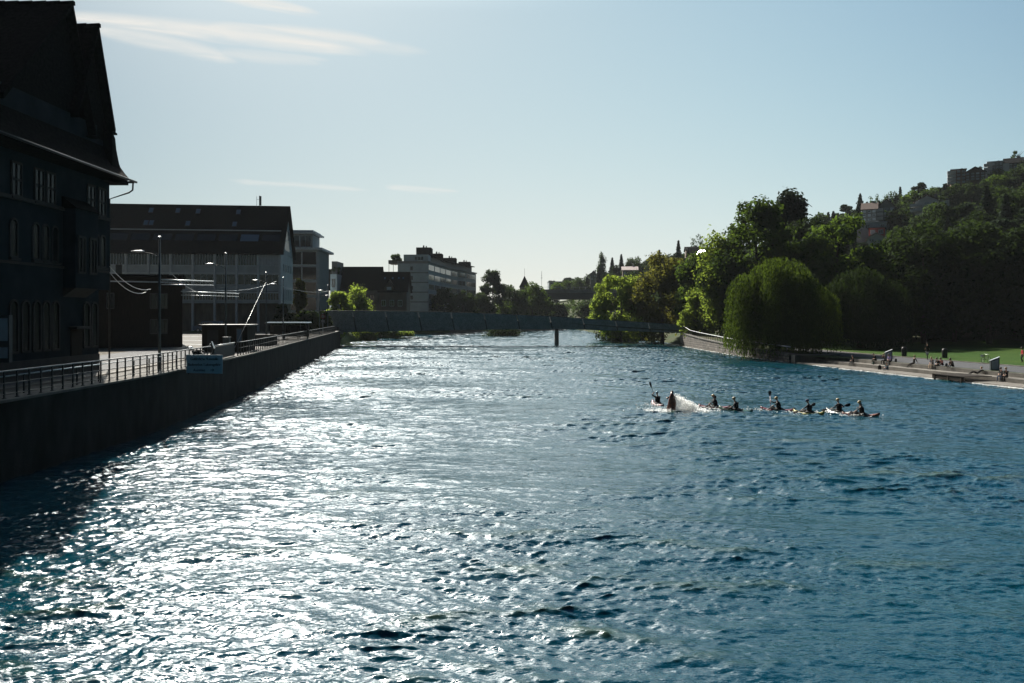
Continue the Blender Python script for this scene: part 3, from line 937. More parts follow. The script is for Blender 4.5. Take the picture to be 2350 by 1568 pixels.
nslope = Vector((0, -(RZ - EZ), DEP / 2)).normalized()
sl_ = Vector((0, DEP / 2, RZ - EZ)).normalized()
b = MB()   # ribbon of glass low in the roof slope with gutter strip above
p = on_roof(-LEN + .5, .42) + nslope * .40; q = on_roof(-.4, .42) + nslope * .40
b.bar(p, q, .14, .2, M['metal_trim'])
b.build('snow_guard', M['metal_trim'], rf)
for i in range(8):
    x = -(i + 1) * 4.4 + .3
    b = MB(); o0 = on_roof(x, .18) + nslope * .36
    b.prism([o0, o0 + Vector((3.7, 0, 0)), o0 + Vector((3.7, 0, 0)) + sl_ * 1.9, o0 + sl_ * 1.9], nslope * .06, None)
    b.build('roof_window', M['skyglass'] if i == 1 else M['glass'], rf)
for (zx, zy) in ((510, 243), (767, 245), (960, 250), (1345, 252), (460, 380), (515, 380), (858, 385), (1305, 390)):
    px = (240 + zx * .2553) * .94; py = (460 + zy * .2553) * .94
    tt_ = {243: .86, 245: .86, 250: .85, 252: .845, 380: .57, 385: .565, 390: .56}[zy]
    # solve for the local x that projects on px
    best = min(np.arange(-LEN, 0, .1), key=lambda xx: abs(HX + FOC * ((Matrix.Rotation(R(6.5), 3, 'Z') @ on_roof(xx, tt_) + FB).x / (Matrix.Rotation(R(6.5), 3, 'Z') @ on_roof(xx, tt_) + FB).y) - px))
    c = on_roof(best, tt_) + nslope * .36
    ex = Vector((.48, 0, 0)); ey = sl_ * .72
    b = MB(); b.prism([c - ex - ey, c + ex - ey, c + ex + ey, c - ex + ey], nslope * .10, None)
    f_ = b.build('skylight', M['dark_frame'], rf)
    b = MB(); ex *= .86; ey *= .9
    b.prism([c - ex - ey + nslope * .11, c + ex - ey + nslope * .11, c + ex + ey + nslope * .11, c - ex + ey + nslope * .11], nslope * .02, None)
    b.build('pane', M['skyglass'], f_)
an = thing('roof_antenna', 'pair of tall antenna panels on the ridge of the industrial building', 'antenna', at(595, 475, 173.5))
b = MB(); b.tube([(0, 0, -.3), (0, 0, 2.5)], .05, 6); b.tube([(-.55, 0, -.2), (-.55, 0, 2.3)], .04, 6); b.bar((-.55, 0, 1.6), (0.3, 0, 1.6), .05, .05, None); b.build('mast', M['steel'], an)
b = MB(); b.box(.08, .45, -.1, .1, .3, 2.35, None); b.build('panel', M['grey_wall'], an)

# ------------------------------------------------------------------ office building behind
ob = thing('office_building', 'glassy office block with flat overhanging roofs right of the industrial building', 'building', (-52.6, 215, 3.2), R(3))
b = MB(); b.box(-20, 0, 0, 15.5, 0, 20.9, None); b.build('wall', M['plaster'], ob)
b = MB(); b.box(-21, 1.6, -1.6, 16.9, 20.9, 21.5, None); b.build('roof_slab', M['metal_trim'], ob)
b = MB(); b.box(-20, -1.4, .4, 11, 21.5, 25.3, M['grey_wall']); ph = b.build('penthouse', M['grey_wall'], ob)
b = MB(); b.box(-20.6, -.3, -.8, 12, 25.3, 25.75, None); b.box(-20, -1, -.2, 11.2, 25.75, 26.3, None); b.build('roof_slab', M['metal_trim'], ph)
for i in range(4):
    window(ph, (-4.6 - i * 3.1, .4, 21.8), (1, 0, 0), 3.2, 2.9, 'pale_frame', 'glass', nx=2, t=.1, nrm=(0, -1, 0))
window(ph, (-1.4, 1, 21.8), (0, 1, 0), 3.2, 9, 'pale_frame', 'blind', nx=6, t=.15, nrm=(1, 0, 0))
for fl in range(5):
    for i in range(4):
        window(ob, (-4.0 - i * 4.0, 0, .6 + fl * 4.1), (1, 0, 0), 3.5, 3.85, 'metal_trim', 'glass', nx=1, t=.14, nrm=(0, -1, 0))
    for i in range(5):
        window(ob, (0, .4 + i * 3.0, .9 + fl * 4.1), (0, 1, 0), 2.9, 2.7, 'pale_frame', 'blind', nx=3, t=.16, nrm=(1, 0, 0))
for i in range(11):
    b = MB(); b.box(0.0, .5, i * 1.5 + .05, i * 1.5 + .17, .5, 20.8, None); b.build('facade_fin', M['metal_trim'], ob)

ab = thing('annex_block', 'narrow pale block with roof plants just right of the glassy office block', 'building', at(758, 735, 236))
b = MB(); b.box(0, 2.0, 0, 12, 0, 13.6, None); b.box(.2, 1.8, 1, 10, 13.6, 17.5, M['dark_frame']); b.build('wall', M['plaster'], ab)
for z in (2.5, 6.2, 9.8):
    window(ab, (.5, 0, z), (1, 0, 0), 2.4, .95, 'dark_frame', nx=1, nrm=(0, -1, 0))

# ------------------------------------------------------------------ dark gabled houses
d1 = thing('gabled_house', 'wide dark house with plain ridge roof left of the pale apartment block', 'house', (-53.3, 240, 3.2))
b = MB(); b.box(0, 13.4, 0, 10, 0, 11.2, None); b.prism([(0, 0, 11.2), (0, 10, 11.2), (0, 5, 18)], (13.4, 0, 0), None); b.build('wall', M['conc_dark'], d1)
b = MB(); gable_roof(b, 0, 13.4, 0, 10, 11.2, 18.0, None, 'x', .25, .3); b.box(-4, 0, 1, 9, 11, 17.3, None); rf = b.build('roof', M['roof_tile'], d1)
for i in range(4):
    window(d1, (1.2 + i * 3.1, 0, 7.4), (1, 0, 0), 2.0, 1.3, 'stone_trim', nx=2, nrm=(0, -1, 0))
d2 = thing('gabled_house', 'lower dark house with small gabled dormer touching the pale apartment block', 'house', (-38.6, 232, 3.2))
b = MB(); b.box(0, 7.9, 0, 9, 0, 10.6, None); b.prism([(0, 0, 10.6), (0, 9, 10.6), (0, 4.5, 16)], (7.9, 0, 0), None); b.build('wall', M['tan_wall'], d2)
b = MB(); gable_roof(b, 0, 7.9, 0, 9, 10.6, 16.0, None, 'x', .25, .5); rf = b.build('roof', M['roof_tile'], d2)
b = MB(); b.prism([(1.4, -.1, 9.6), (4.2, -.1, 9.6), (4.2, -.1, 11.3), (2.8, -.1, 13.3), (1.4, -.1, 11.3)], (0, 3, 0), None); dm = b.build('dormer', M['tan_wall'], d2)
b = MB(); b.prism([(1.1, -.4, 11.1), (2.8, -.4, 13.5), (2.8, -.4, 13.75), (1.0, -.4, 11.25)], (0, 4, 0), None); b.prism([(4.5, -.4, 11.1), (2.8, -.4, 13.5), (2.8, -.4, 13.75), (4.6, -.4, 11.25)], (0, 4, 0), None); b.build('dormer_roof', M['roof_tile'], dm)
window(dm, (2.2, -.1, 10.2), (1, 0, 0), 1.3, 1.2, 'pale_frame', 'blind', nx=2, nrm=(0, -1, 0))
for x in (.6, 3.0, 5.4):
    window(d2, (x, 0, 6.0), (1, 0, 0), 1.7, 1.2, 'pale_frame', nx=2, nrm=(0, -1, 0))
for x in (.9, 3.2, 5.0, 6.3):
    b = MB(); c = Vector((x, 2.6, 13.95)); b.prism([c, c + Vector((.5, 0, 0)), c + Vector((.5, .45, .54)), c + Vector((0, .45, .54))], (0, -.09, .08), None); b.build('skylight', M['skyglass'], rf)

# ------------------------------------------------------------------ curved apartment block
ap = thing('apartment_block', 'pale six storey apartment block with long curved side and dark rooftop boxes', 'building', (-30.5, 290, 3.0))
path = [(0, 0), (1.2, 11), (2.3, 22), (3.6, 33), (4.9, 44), (7.0, 54.5), (9.9, 65), (13.7, 82)]
outer = [(x, y) for x, y in path]
inner = [(-11.1, 0)] + [(x - 12, y + 2) for x, y in path[1:]]
b = MB()
poly = [(x, y, 0) for x, y in outer] + [(x, y, 0) for x, y in reversed(inner)]
b.prism(poly, (0, 0, 22.6), None)
b.box(-9.0, -.02, .3, 9, 22.6, 25.6, None)
b.build('wall', M['plaster'], ap)
for i in range(7):
    b = MB(); b.box(-11.2, .06, -.06, .5, 1.0 + i * 3.55, 1.45 + i * 3.55, None); b.build('floor_band', M['grey_wall'], ap)
b = MB()
poly = [(x + .5, y - .2, 22.7) for x, y in outer] + [(x - .2, y, 22.7) for x, y in reversed(inner)]
b.prism(poly, (0, 0, .5), None); b.build('roof_slab', M['grey_wall'], ap)
b = MB()
poly = [(x - 2.0, y, 23.2) for x, y in outer[1:]] + [(x + 2, y, 23.2) for x, y in reversed(inner[1:])]
b.prism(poly, (0, 0, 2.6), M['dark_frame'])
poly = [(x - .6, y, 25.8) for x, y in outer[1:]] + [(x + 1.5, y, 25.8) for x, y in reversed(inner[1:])]
b.prism(poly, (0, 0, .3), M['slate'])
b.build('top_storey', M['dark_frame'], ap)
for (x0, x1, ytop, Y_) in ((955, 989, 568, 300), (990, 1014, 582, 322), (1017, 1046, 592, 343), (1052, 1079, 601, 362)):
    p0 = at(x0, ytop, Y_); p1 = at(x1, ytop, Y_)
    b = MB(); b.box(p0.x + 30.5, p1.x + 30.5, Y_ - 290, Y_ - 283, 25.4, p0.z - 3.0, None)
    rb = b.build('rooftop_box', M['slate'], ap)
    b = MB(); m_ = (p0.x + p1.x) / 2 + 30.5
    b.tube([(m_ - .3, Y_ - 287, p0.z - 3), (m_ - .3, Y_ - 287, p0.z - 2)], .3, 8); b.tube([(m_ + .7, Y_ - 287, p0.z - 3), (m_ + .7, Y_ - 287, p0.z - 2.2)], .22, 8)
    b.build('flue', M['dark_frame'], rb)
for z in (9.3, 12.8, 16.4, 19.9):
    window(ap, (-6.5, 0, z), (1, 0, 0), 1.3, .9, 'dark_frame', nx=2, nrm=(0, -1, 0))
window(ap, (-5.0, .3, 23.5), (1, 0, 0), 1.4, 3.2, 'pale_frame', nx=3, nrm=(0, -1, 0))
for seg in range(len(path) - 1):
    a0 = Vector((*path[seg], 0)); a1 = Vector((*path[seg + 1], 0)); d = a1 - a0
    for fl in range(6):
        window(ap, a0 + d * .05 + Vector((0, 0, 2.2 + fl * 3.55)), d, 2.1, d.length * .9, 'metal_trim', 'glass', nx=5, t=.25, nrm=Vector((d.y, -d.x, 0)))
b = MB(); b.box(-14.6, -11.1, .5, 8, 22.3, 22.6, M['dark_frame']); b.box(-14.6, -14.5, .5, 8, 22.6, 23.6, None); b.box(-14.6, -11, .5, .6, 22.6, 23.6, None)
for x in (-14.4, -12.8):
    b.bar((x, .7, 16), (x, .7, 22.3), .15, .15, None)
b.build('roof_terrace', M['dark_frame'], ap)
b = MB()
b.box(-11.0, -.1, -.04, -.01, 0, 1.0, M['dark_frame']); b.box(-10.5, -9, -.09, -.05, .3, 4.6, M['tan_wall'])
b.build('ground_floor', M['dark_frame'], ap)

# ------------------------------------------------------------------ footbridge
BY = 174.0
fb = thing('footbridge', 'grey footbridge with leaning perforated side panels spanning the river on one pier', 'bridge', (0, BY, 0))
TOP = [(-42, 7.5), (-37, 7.47), (-18.3, 7.32), (-3.2, 6.79), (9.6, 6.2), (23.7, 5.27), (36.7, 4.45), (44, 4.2)]
BOT = [(-42, 2.7), (-35, 2.94), (-13.5, 3.36), (-3.2, 3.5), (9.6, 3.62), (17.6, 3.38), (27, 3.1), (36.7, 2.75), (44, 2.6)]
b = MB()
xs = np.linspace(-42, 44, 44)
rings = []
for x in xs:
    t_ = interp(x, TOP) - 1.15; bo = interp(x, BOT) + .05
    rings.append([(x, -1.15, bo), (x, 1.15, bo), (x, 1.9, t_), (x, -1.9, t_)])
b.rings(rings, None, smooth=False)
b.build('deck', M['conc_dark'], fb)


def bridge_mat():
    m = mat('perforated_panel', (0.2, 0.215, 0.215), 0.6, 0.0, var=0.18, scale=1.2)
    nt = m.node_tree; n = nt.nodes; b = n['Principled BSDF']
    tc = n.new('ShaderNodeTexCoord')
    vo = n.new('ShaderNodeTexVoronoi'); vo.inputs['Scale'].default_value = 4.2
    mp = n.new('ShaderNodeMapping'); mp.inputs['Scale'].default_value = (1, .2, 1.5)
    nt.links.new(tc.outputs['Object'], mp.inputs[0]); nt.links.new(mp.outputs[0], vo.inputs['Vector'])
    mr = n.new('ShaderNodeMapRange'); mr.inputs['From Min'].default_value = .22; mr.inputs['From Max'].default_value = .34
    mr.inputs['To Min'].default_value = .25; mr.inputs['To Max'].default_value = 1
    nt.links.new(vo.outputs['Distance'], mr.inputs['Value'])
    mx = n.new('ShaderNodeMixRGB'); mx.blend_type = 'MULTIPLY'; mx.inputs[0].default_value = 1
    src = b.inputs['Base Color'].links[0].from_socket
    nt.links.new(src, mx.inputs[1]); nt.links.new(mr.outputs[0], mx.inputs[2]); nt.links.new(mx.outputs[0], b.inputs['Base Color'])
    return m


M['perf'] = bridge_mat()
for side in (-1, 1):
    N = 12; x0 = -41.5; wd = 85.0 / N
    for i in range(N):
        xa = x0 + i * wd + .12; xb = x0 + (i + 1) * wd - .12
        b = MB()
        S = 5
        r0 = []
        for s in range(S + 1):
            xt = xa + (xb - xa) * s / S; xo = xt + .7
            zt = interp(xt, TOP); zo = interp(xo, BOT)
            r0.append([(xt, side * 2.35, zt), (xt, side * 2.28, zt), (xo, side * 1.30, zo), (xo, side * 1.37, zo)])
        b.rings(r0, None, smooth=False)
        b.build('side_panel', M['perf'], fb)
    b = MB()
    b.tube([(x, side * 2.32, interp(x, TOP) + .07) for x in xs], .07, 6, None)
    b.build('handrail', M['steel'], fb)
b = MB()
px_ = 9.75
b.rings([[(px_ + r_ * math.cos(a), 1.1 * r_ / .5 * math.sin(a), z) for a in np.linspace(0, 2 * PI, 17)[:-1]] for z, r_ in ((-1.5, .48), (2.6, .48), (2.75, .42), (3.66, .36))], None)
b.build('pier', M['conc_dark'], fb)
b = MB(); b.box(-41.5, -37.4, -2.4, 2.4, 2.4, 4.0, None); b.box(37.2, 42, -2.0, 2.0, .5, 3.0, None); b.build('abutment', M['conc_dark'], fb)

# ------------------------------------------------------------------ distant road bridge
rb_ = thing('road_bridge', 'flat dark road bridge in the distance behind the footbridge', 'bridge', (0, 390, 0))
RB0 = 6
b = MB(); b.box(RB0, 95, 0, 12, 14.2, 18.0, None); b.build('deck', M['bridge'], rb_)
b = MB(); b.box(RB0, 95, -.4, 0, 17.2, 19.0, None); b.build('parapet', M['grey_wall'], rb_)
for x in (7, 44):
    b = MB(); b.box(x, x + 2.5, 3, 9, -2, 14.2, None); b.build('pier', M['conc_dark'], rb_)
b = MB()
b.box(RB0, 95, -.1, 0.1, 20.1, 20.2, None)
for x in np.arange(RB0, 95, 3): b.box(x, x + .1, -.1, .1, 19, 20.1, None)
b.build('railing', M['galv'], rb_)

# ------------------------------------------------------------------ quay on the left
def poly_wall(name, pts, z0, z1, th, mat_, label, cat, cap=None):
    root = thing(name, label, cat, (pts[0][0], pts[0][1], 0))
    ox, oy = pts[0]
    b = MB()
    for (xa, ya), (xb, yb) in zip(pts[:-1], pts[1:]):
        d = Vector((xb - xa, yb - ya, 0)); nn = Vector((-d.y, d.x, 0)).normalized() * th
        p = [Vector((xa - ox, ya - oy, z0)), Vector((xb - ox, yb - oy, z0)), Vector((xb - ox, yb - oy, z0)) + nn, Vector((xa - ox, ya - oy, z0)) + nn]
        b.prism(p, (0, 0, z1 - z0), None)
    b.build('wall_face', mat_, root)
    if cap:
        b = MB()
        for (xa, ya), (xb, yb) in zip(pts[:-1], pts[1:]):
            d = Vector((xb - xa, yb - ya, 0)); nn = Vector((-d.y, d.x, 0)).normalized()
            p = [Vector((xa - ox, ya - oy, z1)) - nn * .06, Vector((xb - ox, yb - oy, z1)) - nn * .06, Vector((xb - ox, yb - oy, z1)) + nn * (th + .1), Vector((xa - ox, ya - oy, z1)) + nn * (th + .1)]
            b.prism(p, (0, 0, .1), None)
        b.build('coping', cap, root)
    return root


QP = [(Ls(y), y) for y in (-30, 25, 46, 60, 70, 88, 107, 125, 143, 160, 171)]
poly_wall('quay_wall', QP, -1.5, 3.2, 1.0, M['quay'], 'high dark masonry quay wall along the left bank of the river', 'wall', M['conc_dark'])


def quay_pt(Y, inset=.35, z=3.3): return Vector((Ls(Y) - inset, Y, z))


def railing(name, Y0, Y1, step, label, rails, postw, h=1.12):
    base = quay_pt(Y0)
    root = thing(name, label, 'railing', base, 0, 'railings on top of the quay wall')
    ys = np.arange(Y0, Y1 + .01, step)
    m0 = None
    for y in ys:
        p = quay_pt(y) - base
        if m0 is None:
            b = MB(); b.box(-postw / 2, postw / 2, -postw / 2, postw / 2, 0, h, None); b.box(-postw, postw, -postw, postw, 0, .03, None)
            o = b.build('post', M['black_steel'], root); m0 = o
        else:
            o = m0.copy(); COL.objects.link(o); o.parent = root
        o.location = p
    for z, r_ in rails:
        b = MB(); b.tube([quay_pt(y) - base + Vector((0, 0, z)) for y in np.arange(Y0, Y1 + .01, min(step * 2, 4))], r_, 8, None)
        b.build('rail', M['dull_galv'] if z > 1 else M['black_steel'], root)
    return root


railing('quay_railing', 24, 58.4, .86, 'near quay railing with wide square posts beside the warning board', ((1.12, .035), (.62, .025), (.18, .02)), .06)
railing('quay_railing', 66.5, 160, 1.0, 'far quay railing with many thin bars running to the footbridge', ((1.12, .035), (.15, .025), (.64, .02)), .07)
pb = thing('railing_panel', 'solid dark railing panel between the near and far quay railings', 'railing', quay_pt(59.2), R(7.5))
b = MB(); b.box(-.06, .06, 0, 7.0, .08, 1.05, None); b.build('panel', M['rubber'], pb)
b = MB(); b.tube([(0, -.2, 1.12), (0, 7.2, 1.12)], .035, 8); b.build('rail', M['galv'], pb)
# inner ramp railing and kerb
rr = thing('ramp_railing', 'low sloping handrail on the quay walk behind the near railing', 'railing', (-21.6, 31, 3.2))
b = MB(); b.tube([(0, 0, .9), (.35, 9, .98), (0.1, 20, .98)], .03, 8); b.build('rail', M['galv'], rr)
for i in range(11):
    b = MB(); b.box(-.03, .03, -.03, .03, 0, .93, None); b.build('post', M['black_steel'], rr, (interp(i * 2, [(0, 0), (9, .35), (20, .1)]), i * 2, 0))

# pavements of the left bank
def strip(name, ya, yb, t0, t1, z, m):
    vs = []; fs = []
    ys = np.arange(ya, yb, 3.0)
    for y in ys: vs += [(Ls(y) - t0, y, z), (Ls(y) - t1, y, z)]
    for i in range(len(ys) - 1): fs.append((2 * i + 1, 2 * i, 2 * i + 2, 2 * i + 3))
    return tag(np_mesh(name, vs, fs, m), kind='structure')


strip('quay_pavement', -20, 171, 1.0, 3.2, 3.208, M['paving'])
strip('street', -20, 171, 4.6, 13, 3.212, M['asphalt'])
strip('kerb', -20, 171, 3.2, 3.5, 3.30, M['concrete'])
strip('side_walk', -20, 171, 3.5, 4.6, 3.22, M['paving'])
# yard and markings
yard = [on_z(400, 800, 3.216), on_z(470, 800, 3.216), on_z(600, 768, 3.216), on_z(380, 762, 3.216)]
tag(np_mesh('yard_paving', [tuple(p) for p in yard], [(0, 1, 2, 3)], M['paving']), kind='structure')
b = MB()
for x0, x1, y in ((400, 470, 772), (405, 470, 781), (405, 470, 790)):
    p = on_z(x0, y, 3.221); q = on_z(x1, y + 1.2, 3.221)
    b.prism([p, q, q + Vector((0, .6, 0)), p + Vector((0, .6, 0))], (0, 0, .004), None)
tag(b.build('road_marking', M['white_paint']), kind='structure')
b = MB()
p = on_z(418, 764, 3.225); q = on_z(470, 765, 3.225); b.prism([p, q, q + Vector((0, 8, .3)), p + Vector((0, 8, .3))], (0, 0, .05), None)
tag(b.build('grass_verge', M['lawn']), kind='structure')

# warning board
wb = thing('warning_sign', 'wide pale blue warning board with three lines of dark lettering on the quay railing', 'sign', at(428, 856, 50))
b = MB(); b.prism([(0, 0, 0), (2.24, 0, -.05), (2.26, 0, 1.12), (-.03, 0, 1.14)], (0, .05, 0), None); b.build('board', M['sign_board'], wb)
b = MB(); b.bar((0.2, .1, .2), (2.1, .1, .2), .06, .06, None); b.bar((0.2, .1, .9), (2.1, .1, .9), .06, .06, None); b.bar((.1, .1, -.1), (.1, .1, 1.1), .07, .07, None); b.bar((-.5, .12, .9), (.3, .12, .9), .06, .06, None); b.bar((-.5, .12, .2), (.3, .12, .2), .06, .06, None)
b.build('bracket', M['black_steel'], wb)
for txt, z, s_ in (('Gefährliche Flussstelle', .80, .235), ('Badeverbot / Lebensgefahr', .45, .225), ('Ausstieg', .10, .235)):
    cu_ = bpy.data.curves.new('lettering', 'FONT'); cu_.body = txt; cu_.size = s_; cu_.align_x = 'CENTER' if z > .2 else 'LEFT'; cu_.extrude = .003; cu_.space_character = .86 if z > .2 else .95; cu_.offset = .004
    tmp_ = bpy.data.objects.new("lettering_curve", cu_); COL.objects.link(tmp_); dg_ = bpy.context.evaluated_depsgraph_get(); me_ = bpy.data.meshes.new_from_object(tmp_.evaluated_get(dg_)); bpy.data.objects.remove(tmp_); o = bpy.data.objects.new("lettering", me_); COL.objects.link(o); o.parent = wb; me_.materials.clear(); me_.materials.append(M["lettering"])
    o.location = (1.12 if z > .2 else .42, -.008, z); o.rotation_euler = (R(90), 0, 0)

b = MB()
b.prism([(1.5, -.012, .16), (1.66, -.012, .16), (1.66, -.012, .20), (1.5, -.012, .20)], (0, .008, 0), None)
b.prism([(1.64, -.012, .09), (1.76, -.012, .18), (1.64, -.012, .27), (1.62, -.012, .24), (1.69, -.012, .18), (1.62, -.012, .12)], (0, .008, 0), None)
b.build('arrow', M['lettering'], wb)


# street lamps: one kind, copied
def street_lamp():
    t = thing('street_lamp', '', 'street lamp', (0, 0, 0), 0, 'street lamps along the left quay')
    b = MB(); b.tube([(0, 0, 0), (0, 0, 4), (0, 0, 8.6)], [.095, .08, .06], 10); b.tube([(0, 0, 0), (0, 0, 1.1)], .13, 10); b.build('pole', M['steel'], t)
    b = MB(); b.tube([(0, 0, 7.35), (-.5, 0, 7.6), (-1.3, 0, 7.72)], .03, 6); b.build('arm', M['steel'], t)
    b = MB(); b.rings([[(x, wy * math.cos(a), 7.75 + hz * math.sin(a)) for a in np.linspace(0, 2 * PI, 11)[:-1]] for x, wy, hz in ((-.95, .05, .03), (-1.15, .13, .06), (-1.5, .14, .055), (-1.75, .05, .03))], None); b.build('lamp_head', M['galv'], t)
    b = MB(); b.ball((0, 0, 8.68), .13, None, sc=(1, 1, .35)); b.build('top_lamp', M['galv'], t)
    return t


lamp0 = street_lamp()
LB = [(366, 49.5, 8.3, 'street lamp with long left arm rising in front of the timber shed'),
      (518, 72, 9.0, 'street lamp standing over the dark kiosk hut by the quay railing'),
      (611, 95, 8.5, 'street lamp held by the bright diagonal stay cable'),
      (650, 112, 8.7, 'street lamp in front of the gable end of the industrial building'),
      (733, 136, 7.6, 'street lamp with the round red ring sign near the footbridge'),
      (752, 150, 9.0, 'last street lamp before the footbridge, in front of the bright green trees')]
for i, (px, Y_, hh, lab) in enumerate(LB):
    o = lamp0 if i == 0 else copy_tree(lamp0)
    o['label'] = lab; p = at(px, 800, Y_); o.location = (p.x, Y_, 3.2); o.scale = (1, 1, hh / 8.6)
    o.rotation_euler = (0, 0, R((0, 10, -6, 12, 200, -8)[i]))
ns = thing('no_stopping_sign', 'small round traffic sign with red ring and white plate on a pole by the footbridge', 'traffic sign', at(741, 775, 134))
b = MB(); b.tube([(0, 0, 0), (0, 0, 4.1)], .035, 8); b.build('pole', M['galv'], ns)
b = MB(); b.rings([[(r_ * math.cos(a), y, 3.55 + r_ * math.sin(a)) for a in np.linspace(0, 2 * PI, 25)[:-1]] for r_, y in ((.42, -.04), (.42, -.07), (.27, -.07), (.27, -.04))], M['red'], cap=False); b.rings([[(r_ * math.cos(a), y, 3.55 + r_ * math.sin(a)) for a in np.linspace(0, 2 * PI, 25)[:-1]] for r_, y in ((.27, -.04), (.27, -.055))], M['white']); b.build('sign_disc', M['red'], ns)
b = MB(); b.box(-.3, .3, -.06, -.03, 2.55, 2.95, None); b.build('plate', M['white'], ns)

# overhead line beams and wires
def wire(name, label, pts, r_, m, cat, sag=0.0, group=None):
    p = [Vector(q) for q in pts]
    if len(p) == 2 and sag:
        a, c = p
        p = [a.lerp(c, t) - Vector((0, 0, sag * 4 * t * (1 - t))) for t in np.linspace(0, 1, 9)]
    o0 = p[0].copy(); b = MB(); b.tube([q - o0 for q in p], r_, 6, None)
    o = b.build(name, m, None, o0)
    return tag(o, label, cat, group)


for (x0, y0, Y0, x1, y1, Y1, lab) in ((371, 642, 58, 490, 646, 72, 'upper galvanised overhead beam crossing in front of the industrial building'), (416, 669, 76, 548, 674, 95, 'lower galvanised overhead beam between two street lamps')):
    a = at(x0, y0, Y0); c = at(x1, y1, Y1)
    t = thing('overhead_beam', lab, 'overhead beam', a)
    b = MB(); d = c - a
    b.tube([(0, 0, 0), d], .05, 8); b.build('upper_chord', M['galv'], t)
    b = MB(); b.tube([(0, 0, -.35), d - Vector((0, 0, .35))], .035, 8); b.build('lower_chord', M['galv'], t)
    b = MB()
    for k_ in range(14):
        q = d * (k_ / 14); b.bar(q, q + d / 14 - Vector((0, 0, .35)), .025, .025, None)
    b.build('lattice', M['steel'], t)
wire('stay_cable', 'bright diagonal stay cable from street lamp down to the quay edge', [at(610, 648, 95), at(534, 808, 66)], .011, M['galv'], 'cable')
for (p0, p1, lab) in ((at(388, 622, 55), at(475, 671, 80), 'steep dark span wire left of the kiosk hut'),
                      (at(482, 666, 80), at(634, 646, 105), 'long pale wire rising towards the gable of the industrial building'),
                      (at(252, 612, 48), at(345, 664, 60), 'drooping wire over the timber shed, the upper of two'),
                      (at(252, 626, 48), at(335, 671, 58), 'drooping wire over the timber shed, the lower of two'),
                      (at(640, 655, 100), at(752, 668, 150), 'thin wire running right towards the footbridge')):
    wire('overhead_wire', lab, [p0, p1], .02, M['galv'], 'wire', .5, 'overhead wires above the quay street')

# kiosk hut
kh = thing('kiosk_hut', 'small dark flat roofed kiosk hut on the quay behind the railing', 'hut', (-29.2, 75, 3.2), R(4))
b = MB(); b.box(0, 4.2, 0, 3, 0, 2.45, None); b.build('wall', M['dark_wood'], kh)
b = MB(); b.box(-.25, 4.45, -.3, 3.3, 2.45, 2.6, None); b.build('roof', M['black_steel'], kh)
window(kh, (3.2, 0, .9), (1, 0, 0), 1.3, .5, 'dark_frame', 'skyglass', nx=1, nrm=(0, -1, 0))
b = MB(); b.box(.5, 1.5, -.04, 0, 0, 2.1, None); b.build('door', M['black_steel'], kh)
cb = thing('switch_cabinet', 'grey metal switch cabinet at the foot of a street lamp beside the hut', 'cabinet', at(511, 808, 69))
b = MB(); b.box(0, .55, 0, .4, 0, 1.25, None); b.box(-.03, .58, -.03, .43, 1.25, 1.3, None); b.build('body', M['steel'], cb)
b = MB(); b.box(.05, .5, -.03, -.005, .1, 1.2, None); b.build('door', M['steel'], cb)
lw = thing('low_wall', 'low grey concrete wall between the kiosk hut and the bus shelter', 'wall', (-29.8, 90, 3.2))
b = MB(); b.box(0, 3.2, 0, .4, 0, 1.2, None); b.build('wall_face', M['conc_dark'], lw)
b = MB(); b.box(-.04, 3.24, -.05, .45, 1.2, 1.28, None); b.build('coping', M['concrete'], lw)
# bus shelter
bs = thing('bus_shelter', 'open bus shelter with bright corrugated roof near the footbridge', 'bus shelter', (-34.7, 112, 3.2))
b = MB()
for i in range(30):
    x = i * .2; b.prism([(x, -.3, 2.35), (x + .1, -.3, 2.46), (x + .2, -.3, 2.35), (x + .2, -.3, 2.31), (x + .1, -.3, 2.42), (x, -.3, 2.31)], (0, 2.4, .05), None)
b.build('roof', M['galv'], bs)
for x in (.1, 2.6, 4.8, 5.85):
    b = MB(); b.box(x, x + .14, .1, .24, 0, 2.32, None); b.build('post', M['black_steel'], bs)
b = MB(); b.box(.2, 5.8, 1.6, 1.64, .4, 2.0, None); b.build('back_panel', M['glass'], bs)
b = MB(); b.box(.6, 4.4, 1.0, 1.4, .42, .48, None); [b.box(x, x + .08, 1.05, 1.35, 0, .42, None) for x in (.7, 2.4, 4.2)]; b.build('bench', M['dark_wood'], bs)


def wheel(b, c, r_, w_, m, rim, axis='y'):
    n_ = 20
    for rr, mm, ww in ((r_, m, w_), (r_ * .62, rim, w_ * 1.06)):
        rg = []
        for s in (-ww / 2, ww / 2):
            rg.append([(c[0] + rr * math.cos(a), c[1] + s, c[2] + rr * math.sin(a)) for a in np.linspace(0, 2 * PI, n_ + 1)[:-1]])
        b.rings(rg, mm, smooth=False)


# blue van in the yard
vn = thing('parked_van', 'blue van parked in the yard under the industrial building', 'van', at(443, 762, 150))
b = MB()
prof = [(0, .35), (0, 1.0), (.25, 1.1), (1.1, 1.25), (1.7, 1.95), (1.95, 2.02), (4.9, 2.02), (5.0, 1.9), (5.0, .35)]
b.prism([(x, 0, z) for x, z in prof], (0, 1.9, 0), None); b.build('body', M['blue_paint'], vn)
for x in (.95, 4.1):
    for y in (.02, 1.88):
        b = MB(); wheel(b, (x, y, .34), .34, .22, M['rubber'], M['galv']); b.build('wheel', M['rubber'], vn)
b = MB(); b.prism([(1.35, -.02, 1.25), (2.5, -.02, 1.25), (2.5, -.02, 1.8), (1.85, -.02, 1.8)], (0, .015, 0), None); b.box(2.65, 3.7, -.02, -.005, 1.25, 1.8, None); b.build('side_window', M['glass'], vn)

